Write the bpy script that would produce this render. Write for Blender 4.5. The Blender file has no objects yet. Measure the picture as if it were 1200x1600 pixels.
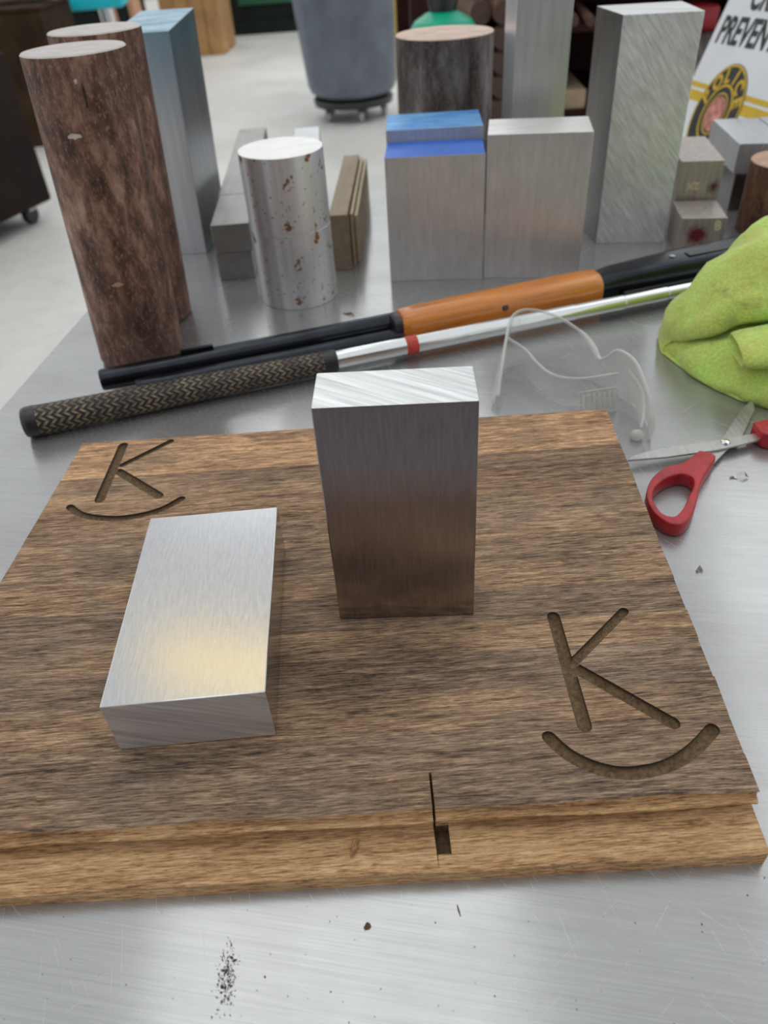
import bpy, bmesh, math, random
from mathutils import Vector, Matrix

random.seed(7)
R = math.radians
SC = bpy.context.scene
COL = SC.collection

# ------------------------------------------------------------------ camera
TZ = 0.80                       # table top above the floor
CH = 0.342                      # camera above the table top
FPX, PITCH, ROLL = 1167.552, R(39.38586), R(-4.27937)
c_, s_ = math.cos(PITCH), math.sin(PITCH)
FW = Vector((0, c_, -s_)); UP0 = Vector((0, s_, c_)); RT0 = Vector((1, 0, 0))
cr, sr = math.cos(ROLL), math.sin(ROLL)
RT = cr * RT0 + sr * UP0
UPV = -sr * RT0 + cr * UP0
CAM = Vector((0, 0, TZ + CH))
cd = bpy.data.cameras.new('camera')
cam = bpy.data.objects.new('camera', cd); COL.objects.link(cam)
cam.matrix_world = Matrix(((RT.x, UPV.x, -FW.x, CAM.x), (RT.y, UPV.y, -FW.y, CAM.y), (RT.z, UPV.z, -FW.z, CAM.z), (0, 0, 0, 1)))
cd.sensor_fit = 'VERTICAL'; cd.sensor_height = 32.0; cd.lens = FPX / 1600 * 32.0
cd.clip_start = 0.01; cd.clip_end = 100
cd.dof.use_dof = True; cd.dof.focus_distance = 0.42; cd.dof.aperture_fstop = 8.0
SC.camera = cam

# ------------------------------------------------------------------ light
SC.view_settings.view_transform = 'Standard'
SC.view_settings.look = 'None'
SC.view_settings.gamma = 1.0
SC.view_settings.use_curve_mapping = False
SC.view_settings.exposure = 0.0
w = bpy.data.worlds.new('hall_light'); SC.world = w; w.use_nodes = True
bg = w.node_tree.nodes['Background']
bg.inputs[0].default_value = (0.95, 0.98, 1.0, 1); bg.inputs[1].default_value = 0.82


def area(name, loc, sx, sy, rad, col=(1, 1, 1), rot=(0, 0, 0)):
    l = bpy.data.lights.new(name, 'AREA'); l.shape = 'RECTANGLE'; l.size = sx; l.size_y = sy
    l.energy = rad * math.pi * sx * sy; l.color = col
    o = bpy.data.objects.new(name, l); COL.objects.link(o); o.location = loc; o.rotation_euler = rot
    return o


# translucent roof strips of the workshop and one warm bay lamp
area('roof_skylight_near', (-0.43, 1.40, 4.9), 2.02, 3.2, 0.98, (0.97, 1.0, 1.0))
area('roof_skylight_middle', (-0.30, 8.3, 4.9), 3.6, 5.8, 0.85, (0.97, 1.0, 1.0))
area('roof_skylight_far', (0.0, 14.2, 5.0), 15.0, 6.0, 0.75, (0.97, 1.0, 1.0))
area('roof_skylight_right', (4.0, 5.5, 4.9), 1.9, 9.0, 0.90, (0.97, 1.0, 1.0), (0, 0, R(-15)))
area('roof_skylight_left', (-5.5, 5.0, 4.9), 1.9, 10.0, 0.70, (0.97, 1.0, 1.0))

# ------------------------------------------------------------------ helpers
def at(u, v, y):
    """world point on the vertical plane y that a pixel of the photograph shows"""
    d = FW + RT * ((u - 600) / FPX) - UPV * ((v - 800) / FPX)
    return CAM + d * ((y - CAM.y) / d.y)


def T(x, y, z=0.0):
    return Vector((x, y, TZ + z))


def finish(bm, angle=20):
    me = bpy.data.meshes.new('m')
    bmesh.ops.recalc_face_normals(bm, faces=bm.faces)
    bm.to_mesh(me); bm.free()
    me.polygons.foreach_set('use_smooth', [True] * len(me.polygons))
    me.set_sharp_from_angle(angle=R(angle))
    return me


def obj(name, bm, mats, parent=None, loc=(0, 0, 0), rotz=0.0, rot=None, angle=20):
    me = bm if isinstance(bm, bpy.types.Mesh) else finish(bm, angle)
    me.name = name
    if not me.materials:
        for m in (mats if isinstance(mats, (list, tuple)) else [mats]):
            me.materials.append(m)
    o = bpy.data.objects.new(name, me); COL.objects.link(o)
    o.location = loc; o.rotation_euler = rot if rot else (0, 0, rotz)
    if parent: o.parent = parent
    return o


def thing(name, label, cat, loc, rotz=0.0, group=None, rot=None):
    o = bpy.data.objects.new(name, None); COL.objects.link(o)
    o.empty_display_size = 0.02
    o.location = loc; o.rotation_euler = rot if rot else (0, 0, rotz)
    return tag(o, label, cat, group)


def tag(o, label, cat, group=None):
    o['label'] = label; o['category'] = cat
    if group: o['group'] = group
    return o


def struct(o, label=None):
    o['kind'] = 'structure'
    if label: o['label'] = label
    return o


def hexa(bm, bot, top, mi=0):
    """bot, top: 4 points each, counter-clockwise"""
    vb = [bm.verts.new(p) for p in bot]; vt = [bm.verts.new(p) for p in top]
    fs = [bm.faces.new(vb[::-1]), bm.faces.new(vt)]
    for i in range(4):
        j = (i + 1) % 4
        fs.append(bm.faces.new((vb[i], vb[j], vt[j], vt[i])))
    for f in fs: f.material_index = mi
    return vb + vt


def box(bm, x0, x1, y0, y1, z0, z1, mi=0):
    return hexa(bm, [(x0, y0, z0), (x1, y0, z0), (x1, y1, z0), (x0, y1, z0)],
                [(x0, y0, z1), (x1, y0, z1), (x1, y1, z1), (x0, y1, z1)], mi)


def bevel(bm, off, seg=2):
    bmesh.ops.bevel(bm, geom=list(bm.edges), offset=off, segments=seg, profile=0.5, affect='EDGES')


def facemats(bm, fn):
    bm.normal_update()
    for f in bm.faces:
        f.material_index = fn(f.normal)


def lathe(bm, prof, n=48, axis='z', cap=True, mi=0, cy=0.0, cz=0.0):
    """prof: (s, r) pairs along the axis"""
    rings = []
    for s, r in prof:
        ring = []
        for k in range(n):
            a = 2 * math.pi * k / n
            p = (s, cy + r * math.cos(a), cz + r * math.sin(a)) if axis == 'x' else (r * math.cos(a), r * math.sin(a), s)
            ring.append(bm.verts.new(p))
        rings.append(ring)
    for A, B in zip(rings, rings[1:]):
        for k in range(n):
            f = bm.faces.new((A[k], A[(k + 1) % n], B[(k + 1) % n], B[k])); f.material_index = mi
    if cap:
        for rg in (rings[0][::-1], rings[-1]):
            f = bm.faces.new(rg); f.material_index = mi
    return rings


def tube(bm, pts, rad, n=10, mi=0, cap=True, flat=1.0):
    """round tube through points; rad is a number or a list"""
    pts = [Vector(p) for p in pts]
    rings = []
    for i, p in enumerate(pts):
        d = (pts[min(i + 1, len(pts) - 1)] - pts[max(i - 1, 0)]).normalized()
        ref = Vector((0, 0, 1)) if abs(d.z) < 0.95 else Vector((1, 0, 0))
        a = d.cross(ref).normalized(); b = a.cross(d).normalized()
        r = rad[i] if isinstance(rad, (list, tuple)) else rad
        rings.append([bm.verts.new(p + a * (r * math.cos(2 * math.pi * k / n)) + b * (r * flat * math.sin(2 * math.pi * k / n))) for k in range(n)])
    for A, B in zip(rings, rings[1:]):
        for k in range(n):
            bm.faces.new((A[k], A[(k + 1) % n], B[(k + 1) % n], B[k])).material_index = mi
    if cap:
        bm.faces.new(rings[0][::-1]).material_index = mi; bm.faces.new(rings[-1]).material_index = mi


def spline(pts, n=8):
    """Catmull-Rom through points"""
    P = [Vector(p) for p in pts]; out = []
    for i in range(len(P) - 1):
        a, b, c, d = P[max(i - 1, 0)], P[i], P[i + 1], P[min(i + 2, len(P) - 1)]
        for k in range(n):
            t = k / n
            out.append(0.5 * ((2 * b) + (c - a) * t + (2 * a - 5 * b + 4 * c - d) * t * t + (3 * b - a - 3 * c + d) * t ** 3))
    out.append(P[-1]); return out


def prism(bm, outer, z0, z1, holes=(), mi=0):
    """flat polygon (with holes) of real thickness"""
    es = []
    for loop in (outer, *holes):
        vs = [bm.verts.new((p[0], p[1], z0)) for p in loop]
        es += [bm.edges.new((vs[i], vs[(i + 1) % len(vs)])) for i in range(len(vs))]
    r = bmesh.ops.triangle_fill(bm, use_beauty=True, use_dissolve=False, edges=es)
    fs = [g for g in r['geom'] if isinstance(g, bmesh.types.BMFace)]
    ex = bmesh.ops.extrude_face_region(bm, geom=fs)
    vs = [g for g in ex['geom'] if isinstance(g, bmesh.types.BMVert)]
    bmesh.ops.translate(bm, verts=vs, vec=(0, 0, z1 - z0))
    for f in bm.faces: f.material_index = mi


def text_mesh(s, size, thick, sx=1.0, bold=0.0, spacing=1.0):
    cu = bpy.data.curves.new('t', 'FONT'); cu.body = s; cu.size = size; cu.extrude = thick; cu.offset = bold
    cu.space_character = spacing; cu.resolution_u = 4
    o = bpy.data.objects.new('t', cu); COL.objects.link(o)
    bpy.context.view_layer.update()
    me = bpy.data.meshes.new_from_object(o.evaluated_get(bpy.context.evaluated_depsgraph_get()))
    bpy.data.objects.remove(o); bpy.data.curves.remove(cu)
    for v in me.vertices: v.co.x *= sx
    return me


# ------------------------------------------------------------------ materials
class N:
    """small node-graph writer"""
    def __init__(s, name):
        s.m = bpy.data.materials.new(name); s.m.use_nodes = True
        s.t = s.m.node_tree; s.b = s.t.nodes['Principled BSDF']
        s.co = s.t.nodes.new('ShaderNodeTexCoord')

    def n(s, typ, **kw):
        x = s.t.nodes.new('ShaderNode' + typ)
        for k, v in kw.items(): setattr(x, k, v)
        return x

    def l(s, a, b): s.t.links.new(a, b)

    def put(s, sock, v):
        if hasattr(v, 'is_linked') or isinstance(v, bpy.types.NodeSocket): s.l(v, sock)
        else: sock.default_value = v

    def coords(s, scale=(1, 1, 1), rot=(0, 0, 0), loc=(0, 0, 0), src='Object'):
        # rotate first, then stretch along the turned axes
        a = s.n('Mapping'); a.inputs['Rotation'].default_value = rot; a.inputs['Location'].default_value = loc
        s.l(s.co.outputs[src], a.inputs[0])
        b = s.n('Mapping'); b.inputs['Scale'].default_value = scale
        s.l(a.outputs[0], b.inputs[0]); return b.outputs[0]

    def noise(s, vec, scale=1.0, detail=4.0, rough=0.6, dist=0.0):
        x = s.n('TexNoise'); x.inputs['Scale'].default_value = scale; x.inputs['Detail'].default_value = detail
        x.inputs['Roughness'].default_value = rough; x.inputs['Distortion'].default_value = dist
        s.l(vec, x.inputs['Vector']); return x.outputs['Fac']

    def ramp(s, fac, stops):
        x = s.n('ValToRGB'); e = x.color_ramp.elements
        while len(e) < len(stops): e.new(0.5)
        for el, (p, c) in zip(e, stops):
            el.position = p; el.color = (c, c, c, 1) if isinstance(c, (int, float)) else (*c[:3], 1)
        s.l(fac, x.inputs[0]); return x.outputs[0]

    def mix(s, fac, a, b, mode='MIX'):
        x = s.n('Mix', data_type='RGBA', blend_type=mode)
        s.put(x.inputs['Factor'], fac)
        for sock, v in ((x.inputs[6], a), (x.inputs[7], b)):
            if isinstance(v, tuple): v = (*v[:3], 1)
            s.put(sock, v)
        return x.outputs[2]

    def math(s, op, a, b=0.0):
        x = s.n('Math', operation=op); s.put(x.inputs[0], a); s.put(x.inputs[1], b); return x.outputs[0]

    def rng(s, v, a0, a1, b0, b1):
        x = s.n('MapRange'); s.put(x.inputs[0], v)
        for i, k in enumerate((a0, a1, b0, b1)): x.inputs[i + 1].default_value = k
        return x.outputs[0]

    def bump(s, h, strength=0.3, dist=0.001, prev=None):
        x = s.n('Bump'); x.inputs['Strength'].default_value = strength; x.inputs['Distance'].default_value = dist
        s.l(h, x.inputs['Height'])
        if prev is not None: s.l(prev, x.inputs['Normal'])
        return x.outputs[0]

    def out(s, col=None, rough=None, metal=0.0, normal=None, **kw):
        b = s.b
        if col is not None: s.put(b.inputs['Base Color'], (*col[:3], 1) if isinstance(col, tuple) else col)
        if rough is not None: s.put(b.inputs['Roughness'], rough)
        b.inputs['Metallic'].default_value = metal
        if normal is not None: s.l(normal, b.inputs['Normal'])
        for k, v in kw.items(): b.inputs[k.replace('_', ' ')].default_value = v
        return s.m


def metal_mat(name, c0, c1, rough=0.3, scale=(6, 400, 400), rot=(0, 0, 0), blot=8.0, blot_amt=0.25, bump=0.15, rvar=0.1, metal=0.7, spots=None, blotcol=None):
    g = N(name)
    st = g.noise(g.coords(scale, rot), 1, 5, 0.65)
    bl = g.noise(g.coords(), blot, 4, 0.6)
    fine = g.noise(g.coords(), 900, 2, 0.6)
    col = g.mix(g.rng(st, 0.32, 0.68, 0, 1), c0, c1)
    dk = blotcol or tuple(k * 0.62 for k in c0)
    col = g.mix(g.math('MULTIPLY', g.rng(bl, 0.42, 0.72, 0, 1), blot_amt), col, dk)
    if spots:
        sp = g.noise(g.coords(), spots[0], 3, 0.5)
        col = g.mix(g.rng(sp, spots[1], spots[1] + 0.04, 0, 0.9), col, spots[2])
    ro = g.rng(st, 0.2, 0.8, rough - rvar, rough + rvar)
    h = g.math('ADD', st, g.math('MULTIPLY', fine, 0.6))
    return g.out(col, ro, metal, g.bump(h, bump, 0.0004))


def plain(name, col, rough=0.5, metal=0.0, var=0.25, nscale=30.0, bump=0.0, bscale=200.0, **kw):
    g = N(name)
    a = g.noise(g.coords(), nscale, 5, 0.65)
    c = g.mix(g.rng(a, 0.3, 0.7, 0, 1), tuple(k * (1 - var) for k in col), tuple(min(1, k * (1 + var)) for k in col))
    nm = g.bump(g.noise(g.coords(), bscale, 4, 0.6), bump, 0.001) if bump else None
    return g.out(c, rough, metal, nm, **kw)


# --- table plate
def table_material():
    g = N('table_plate')
    rz = R(5)
    st = g.noise(g.coords((16, 1300, 1), (0, 0, rz)), 1, 5, 0.72)
    st2 = g.noise(g.coords((40, 2400, 1), (0, 0, rz)), 1, 3, 0.6)
    bl = g.noise(g.coords((5, 9, 1)), 1, 5, 0.62, 0.4)
    col = g.mix(g.rng(st, 0.3, 0.7, 0, 1), (0.40, 0.40, 0.405), (0.53, 0.53, 0.53))
    col = g.mix(g.math('MULTIPLY', g.rng(bl, 0.45, 0.75, 0, 1), 0.45), col, (0.32, 0.31, 0.308))
    # scratches in a few directions
    scr = None
    for i, (a, sx, sy, th) in enumerate(((0.6, 16, 1500, 0.72), (-0.75, 18, 1400, 0.725), (1.25, 16, 1500, 0.725), (2.2, 14, 1300, 0.73), (0.9, 30, 1600, 0.72))):
        k = g.rng(g.noise(g.coords((sx, sy, 1), (0, 0, a), (i * 3.1, i * 1.7, 0)), 1, 2, 0.5), th, th + 0.02, 0, 1)
        scr = k if scr is None else g.math('MAXIMUM', scr, k)
    col = g.mix(g.math('MULTIPLY', scr, 0.42), col, (0.80, 0.80, 0.80))
    sp = g.rng(g.noise(g.coords((1, 1, 1)), 420, 2, 0.5), 0.80, 0.83, 0, 0.8)
    col = g.mix(sp, col, (0.08, 0.07, 0.06))
    ro = g.rng(bl, 0.3, 0.7, 0.18, 0.25)
    ro = g.math('ADD', ro, g.math('MULTIPLY', scr, 0.15))
    nm = g.bump(g.math('ADD', g.math('ADD', st, g.math('MULTIPLY', st2, 0.8)), g.math('MULTIPLY', scr, 0.5)), 0.03, 0.0004)
    tn = g.n('CombineXYZ'); tn.inputs[0].default_value = math.sin(rz); tn.inputs[1].default_value = math.cos(rz)
    m = g.out(col, ro, 0.72, nm, Anisotropic=0.90)
    g.l(tn.outputs[0], g.b.inputs['Tangent'])
    return m


M_table = table_material()
M_tedge = metal_mat('table_edge_steel', (0.40, 0.40, 0.41), (0.55, 0.55, 0.56), 0.35)

# --- board wood: grain along x, tint from the strip's own colour
def wood_material(name, dark, mid, light, worn=1.0, tinted=True):
    g = N(name)
    warp = g.noise(g.coords((7, 20, 7)), 1, 3, 0.5)
    add = g.n('VectorMath', operation='ADD')
    cmb = g.n('CombineXYZ'); g.l(g.math('MULTIPLY', warp, 0.005), cmb.inputs[1])
    g.l(g.co.outputs['Object'], add.inputs[0]); g.l(cmb.outputs[0], add.inputs[1])
    def grain(sc, detail, rough):
        mp = g.n('Mapping'); mp.inputs['Scale'].default_value = sc; g.l(add.outputs[0], mp.inputs[0])
        return g.noise(mp.outputs[0], 1, detail, rough)
    gr = grain((22, 300, 300), 5, 0.7)
    fib = grain((95, 1500, 900), 4, 0.72)
    pore = grain((150, 3000, 1200), 3, 0.6)
    big = g.noise(g.coords((6, 22, 6)), 1, 4, 0.6, 0.6)
    dirt = g.noise(g.coords((12, 26, 12), (0, 0, 0.1), (3, 1, 0)), 1, 5, 0.7)
    f = g.math('ADD', g.math('MULTIPLY', gr, 0.30), g.math('ADD', g.math('MULTIPLY', fib, 0.50), g.math('MULTIPLY', big, 0.20)))
    col = g.ramp(f, [(0.40, dark), (0.50, mid), (0.60, light)])
    col = g.mix(g.rng(pore, 0.55, 0.66, 0, 0.8), col, tuple(k * 0.6 for k in dark))
    if tinted:
        oi = g.n('ObjectInfo'); col = g.mix(1.0, col, oi.outputs['Color'], 'MULTIPLY')
    col = g.mix(g.math('MULTIPLY', g.rng(dirt, 0.46, 0.62, 0, 1), 0.55 * worn), col, g.mix(g.rng(fib, 0.4, 0.6, 0, 1), (0.075, 0.058, 0.047), (0.32, 0.245, 0.185)))
    sp = g.rng(g.noise(g.coords(), 620, 2, 0.5), 0.79, 0.81, 0, 0.6 * worn)
    col = g.mix(sp, col, (0.55, 0.48, 0.40))
    h = g.math('SUBTRACT', g.math('ADD', fib, g.math('MULTIPLY', gr, 0.8)), g.math('MULTIPLY', pore, 0.8))
    return g.out(col, 0.75, 0, g.bump(h, 0.9, 0.0010), Specular_IOR_Level=0.22)


M_wood = wood_material('worn_hardwood', (0.085, 0.058, 0.040), (0.42, 0.285, 0.185), (0.82, 0.59, 0.39))
M_ledge = wood_material('fresh_hardwood', (0.26, 0.130, 0.056), (0.72, 0.425, 0.205), (0.98, 0.68, 0.38), 0.10, False)
def groove_material():
    """burnt rim, brown dust deeper in the cut"""
    g = N('charred_groove')
    sx = g.n('SeparateXYZ'); g.l(g.co.outputs['Object'], sx.inputs[0])
    nz = g.noise(g.coords(), 420, 4, 0.7); n2 = g.noise(g.coords(), 1500, 3, 0.6)
    col = g.mix(g.rng(nz, 0.35, 0.65, 0, 1), (0.10, 0.062, 0.030), (0.24, 0.155, 0.080))
    e = g.math('ADD', sx.outputs[2], g.math('MULTIPLY', nz, 0.0012))
    col = g.mix(g.rng(e, 0.0218, 0.0236, 0, 0.92), col, (0.018, 0.013, 0.010))
    return g.out(col, 0.9, 0, g.bump(n2, 0.8, 0.0008))


M_groove = groove_material()

# --- metals
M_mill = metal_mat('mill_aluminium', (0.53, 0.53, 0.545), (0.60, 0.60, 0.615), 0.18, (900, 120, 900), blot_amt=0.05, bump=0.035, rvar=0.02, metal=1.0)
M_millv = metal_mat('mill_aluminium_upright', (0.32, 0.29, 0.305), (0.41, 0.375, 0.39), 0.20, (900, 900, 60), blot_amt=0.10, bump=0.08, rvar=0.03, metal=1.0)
M_saw = metal_mat('sawn_aluminium', (0.50, 0.51, 0.51), (0.92, 0.93, 0.94), 0.42, (12, 420, 420), (0, 0, R(33)), blot_amt=0.05, bump=0.5)
M_sawx = metal_mat('sawn_aluminium_end', (0.46, 0.44, 0.44), (0.80, 0.78, 0.78), 0.34, (12, 420, 420), (0, R(-22), 0), blot_amt=0.10, bump=0.4, metal=0.55)
M_plate = metal_mat('grey_plate_steel', (0.58, 0.57, 0.56), (0.68, 0.67, 0.67), 0.34, (260, 260, 30), blot=22, blot_amt=0.30, bump=0.10, rvar=0.04, metal=0.5)
M_sawt = metal_mat('sawn_tall_block', (0.56, 0.57, 0.58), (0.92, 0.93, 0.94), 0.44, (420, 420, 14), (0, R(38), 0), blot=14, blot_amt=0.25, bump=0.3, rvar=0.05, metal=0.45)
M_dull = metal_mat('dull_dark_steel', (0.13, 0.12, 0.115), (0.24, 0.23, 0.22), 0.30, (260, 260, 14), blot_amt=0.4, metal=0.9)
M_wtop = metal_mat('whitish_sawn_top', (0.75, 0.74, 0.71), (0.95, 0.94, 0.92), 0.45, (12, 300, 300), (0, 0, R(-15)), blot=30, blot_amt=0.2)
M_flat = metal_mat('weathered_flat_bar', (0.30, 0.295, 0.28), (0.44, 0.43, 0.41), 0.45, (60, 5, 60), blot=30, blot_amt=0.3, bump=0.3)
M_smooth = metal_mat('smooth_grey_bar', (0.62, 0.63, 0.65), (0.72, 0.73, 0.75), 0.32, (220, 220, 14), blot=12, blot_amt=0.25, bump=0.10, rvar=0.05)
M_chrome = plain('chrome', (0.80, 0.81, 0.81), 0.14, 1.0, 0.04)
M_blade = metal_mat('scissor_steel', (0.42, 0.41, 0.40), (0.55, 0.54, 0.52), 0.34, (500, 40, 500), blot=60, blot_amt=0.3)


def spotted():
    g = N('spotted_aluminium')
    st = g.noise(g.coords((160, 160, 5)), 1, 4, 0.6)
    col = g.mix(g.rng(st, 0.3, 0.7, 0, 1), (0.58, 0.58, 0.60), (0.74, 0.74, 0.76))
    big = g.rng(g.noise(g.coords((1, 1, 0.8)), 75, 3, 0.6), 0.625, 0.66, 0, 1)
    sm = g.rng(g.noise(g.coords(), 230, 2, 0.5), 0.65, 0.70, 0, 0.8)
    col = g.mix(sm, col, (0.20, 0.17, 0.15)); col = g.mix(big, col, (0.27, 0.13, 0.06))
    ro = g.math('ADD', g.rng(st, 0, 1, 0.30, 0.42), g.math('MULTIPLY', big, 0.3))
    return g.out(col, ro, 0.6, g.bump(st, 0.2, 0.0004))


M_spot = spotted()


def rust_material(name, c0, c1, c2, vscale=(70, 70, 26)):
    g = N(name)
    a = g.noise(g.coords(vscale), 1, 6, 0.7, 0.3)
    b = g.noise(g.coords((16, 16, 9)), 1, 5, 0.65)
    c = g.noise(g.coords((420, 420, 200)), 1, 4, 0.75)
    col = g.ramp(a, [(0.38, c0), (0.51, c1), (0.66, c2)])
    col = g.mix(g.rng(b, 0.46, 0.60, 0, 0.7), col, c0)
    col = g.mix(g.rng(c, 0.54, 0.66, 0, 0.6), col, c2)
    col = g.mix(g.rng(g.noise(g.coords((700, 700, 300)), 1, 2, 0.5), 0.70, 0.74, 0, 0.6), col, (0.55, 0.40, 0.30))
    streak = g.rng(g.noise(g.coords((110, 110, 3.5), (0, 0, 0), (2, 5, 0)), 1, 4, 0.6), 0.62, 0.70, 0, 0.5)
    col = g.mix(streak, col, (0.34, 0.20, 0.12))
    h = g.math('ADD', a, g.math('MULTIPLY', c, 0.5))
    return g.out(col, g.rng(b, 0.3, 0.7, 0.5, 0.75), 0.25, g.bump(h, 0.4, 0.0008))


M_rust = rust_material('rusty_mill_scale', (0.060, 0.031, 0.022), (0.20, 0.098, 0.068), (0.44, 0.27, 0.205))
M_rust2 = rust_material('red_rust', (0.07, 0.030, 0.018), (0.17, 0.075, 0.045), (0.30, 0.17, 0.10))
M_scale = rust_material('black_mill_scale', (0.035, 0.025, 0.022), (0.12, 0.095, 0.085), (0.28, 0.26, 0.26), (35, 35, 9))
M_barend = plain('sawn_bar_end', (0.50, 0.46, 0.44), 0.5, 0.6, 0.12, 60)
M_rusttop = plain('rust_bloomed_end', (0.62, 0.46, 0.38), 0.6, 0.3, 0.2, 40)
M_brownend = plain('brown_bar_end', (0.50, 0.32, 0.22), 0.6, 0.2, 0.15, 60)
M_blued = plain('blued_gun_steel', (0.035, 0.038, 0.046), 0.24, 0.9, 0.25, 40)
M_black = plain('black_plastic', (0.018, 0.018, 0.020), 0.35, 0, 0.3, 60)
M_redband = plain('red_shaft_band', (0.50, 0.05, 0.03), 0.35, 0, 0.35, 300)


def forend_material():
    g = N('varnished_forend_wood')
    a = g.noise(g.coords((7, 110, 110)), 1, 5, 0.65, 0.2)
    col = g.ramp(a, [(0.3, (0.34, 0.090, 0.013)), (0.5, (0.62, 0.200, 0.026)), (0.72, (0.74, 0.30, 0.05))])
    return g.out(col, 0.30, 0, g.bump(a, 0.05, 0.0005), Coat_Weight=0.6, Coat_Roughness=0.15)


M_forend = forend_material()


def grip_material():
    g = N('woven_rubber_grip')
    sx = g.n('SeparateXYZ'); g.l(g.co.outputs['Object'], sx.inputs[0])
    ang = g.math('ARCTAN2', sx.outputs[2], sx.outputs[1])
    u = g.math('MULTIPLY', sx.outputs[0], 950.0)
    v = g.math('MULTIPLY', ang, 5.0)
    # chevron rows: diagonal ribs that change side from row to row
    zig = g.math('ABSOLUTE', g.math('SUBTRACT', g.math('FRACT', g.math('MULTIPLY', ang, 5.0 / math.pi)), 0.5))
    rib = g.math('SINE', g.math('ADD', u, g.math('MULTIPLY', zig, 9.0)))
    row = g.math('SINE', g.math('MULTIPLY', ang, 20.0))
    k = g.math('MULTIPLY', g.rng(rib, -0.1, 0.6, 0, 1), g.rng(row, -0.7, 0.2, 0.35, 1))
    nz = g.rng(g.noise(g.coords((60, 60, 60)), 1, 4, 0.7), 0.35, 0.65, 0.15, 1)
    col = g.mix(g.math('MULTIPLY', k, nz), (0.014, 0.012, 0.011), (0.36, 0.265, 0.155))
    return g.out(col, 0.42, 0, g.bump(rib, 0.6, 0.0008))


M_grip = grip_material()


def paint_mat(name, a, b, rough=0.45, sc=(20, 60, 20), metal=0.2):
    g = N(name)
    n = g.noise(g.coords(sc), 1, 5, 0.65)
    ch = g.rng(g.noise(g.coords(), 320, 3, 0.6), 0.66, 0.70, 0, 0.5)
    col = g.mix(ch, g.mix(g.rng(n, 0.35, 0.65, 0, 1), a, b), (0.6, 0.62, 0.65))
    return g.out(col, rough, metal)


M_blue = paint_mat('bright_blue_paint', (0.02, 0.115, 0.52), (0.03, 0.17, 0.66))
M_blue2 = paint_mat('patchy_light_blue_paint', (0.05, 0.24, 0.66), (0.22, 0.50, 0.80))
M_bluetop = paint_mat('faded_blue_paint', (0.10, 0.28, 0.42), (0.42, 0.55, 0.62))


def bluefade():
    """grey bar with a faded blue marking that runs down from its top"""
    g = N('grey_bar_blue_marking')
    st = g.noise(g.coords((120, 120, 4)), 1, 4, 0.6)
    col = g.mix(g.rng(st, 0.3, 0.7, 0, 1), (0.50, 0.52, 0.55), (0.64, 0.66, 0.68))
    sx = g.n('SeparateXYZ'); g.l(g.co.outputs['Object'], sx.inputs[0])
    e = g.math('ADD', sx.outputs[2], g.math('MULTIPLY', g.noise(g.coords((18, 18, 6)), 1, 4, 0.6), 0.12))
    col = g.mix(g.rng(e, 0.20, 0.31, 0, 0.75), col, (0.12, 0.27, 0.38))
    return g.out(col, 0.35, 0.85, g.bump(st, 0.15, 0.0004))


M_bluefade = bluefade()


def smudged(name, spot, red=(0.20, 0.014, 0.026), rad=0.0125):
    g = N(name)
    st = g.noise(g.coords((200, 200, 20)), 1, 4, 0.6)
    col = g.mix(g.rng(st, 0.3, 0.7, 0, 1), (0.36, 0.31, 0.28), (0.52, 0.47, 0.43))
    d = g.n('VectorMath', operation='DISTANCE'); g.l(g.co.outputs['Object'], d.inputs[0]); d.inputs[1].default_value = spot
    e = g.math('ADD', d.outputs['Value'], g.math('MULTIPLY', g.noise(g.coords(), 130, 4, 0.7), 0.012))
    col = g.mix(g.rng(e, rad, rad + 0.007, 0.95, 0), col, red)
    return g.out(col, 0.42, 0.55, g.bump(st, 0.2, 0.0004))


M_clear = None


def clear_plastic(name, lo, hi):
    m = bpy.data.materials.new(name); m.use_nodes = True
    t = m.node_tree; t.nodes.clear()
    o = t.nodes.new('ShaderNodeOutputMaterial'); mx = t.nodes.new('ShaderNodeMixShader')
    tr = t.nodes.new('ShaderNodeBsdfTransparent'); gl = t.nodes.new('ShaderNodeBsdfPrincipled')
    tr.inputs[0].default_value = (0.93, 0.94, 0.93, 1)
    gl.inputs['Base Color'].default_value = (0.80, 0.80, 0.77, 1); gl.inputs['Roughness'].default_value = 0.10
    gl.inputs['Specular IOR Level'].default_value = 0.9
    lw = t.nodes.new('ShaderNodeLayerWeight'); lw.inputs[0].default_value = 0.35
    nz = t.nodes.new('ShaderNodeTexNoise'); nz.inputs['Scale'].default_value = 60
    rg = t.nodes.new('ShaderNodeMapRange'); rg.inputs[3].default_value = lo; rg.inputs[4].default_value = hi
    t.links.new(lw.outputs['Facing'], rg.inputs[0]); t.links.new(rg.outputs[0], mx.inputs[0])
    t.links.new(tr.outputs[0], mx.inputs[1]); t.links.new(gl.outputs[0], mx.inputs[2]); t.links.new(mx.outputs[0], o.inputs[0])
    return m


M_clear = clear_plastic('clear_polycarbonate', 0.07, 0.85)
M_rim = clear_plastic('clear_polycarbonate_rim', 0.30, 0.95)


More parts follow.
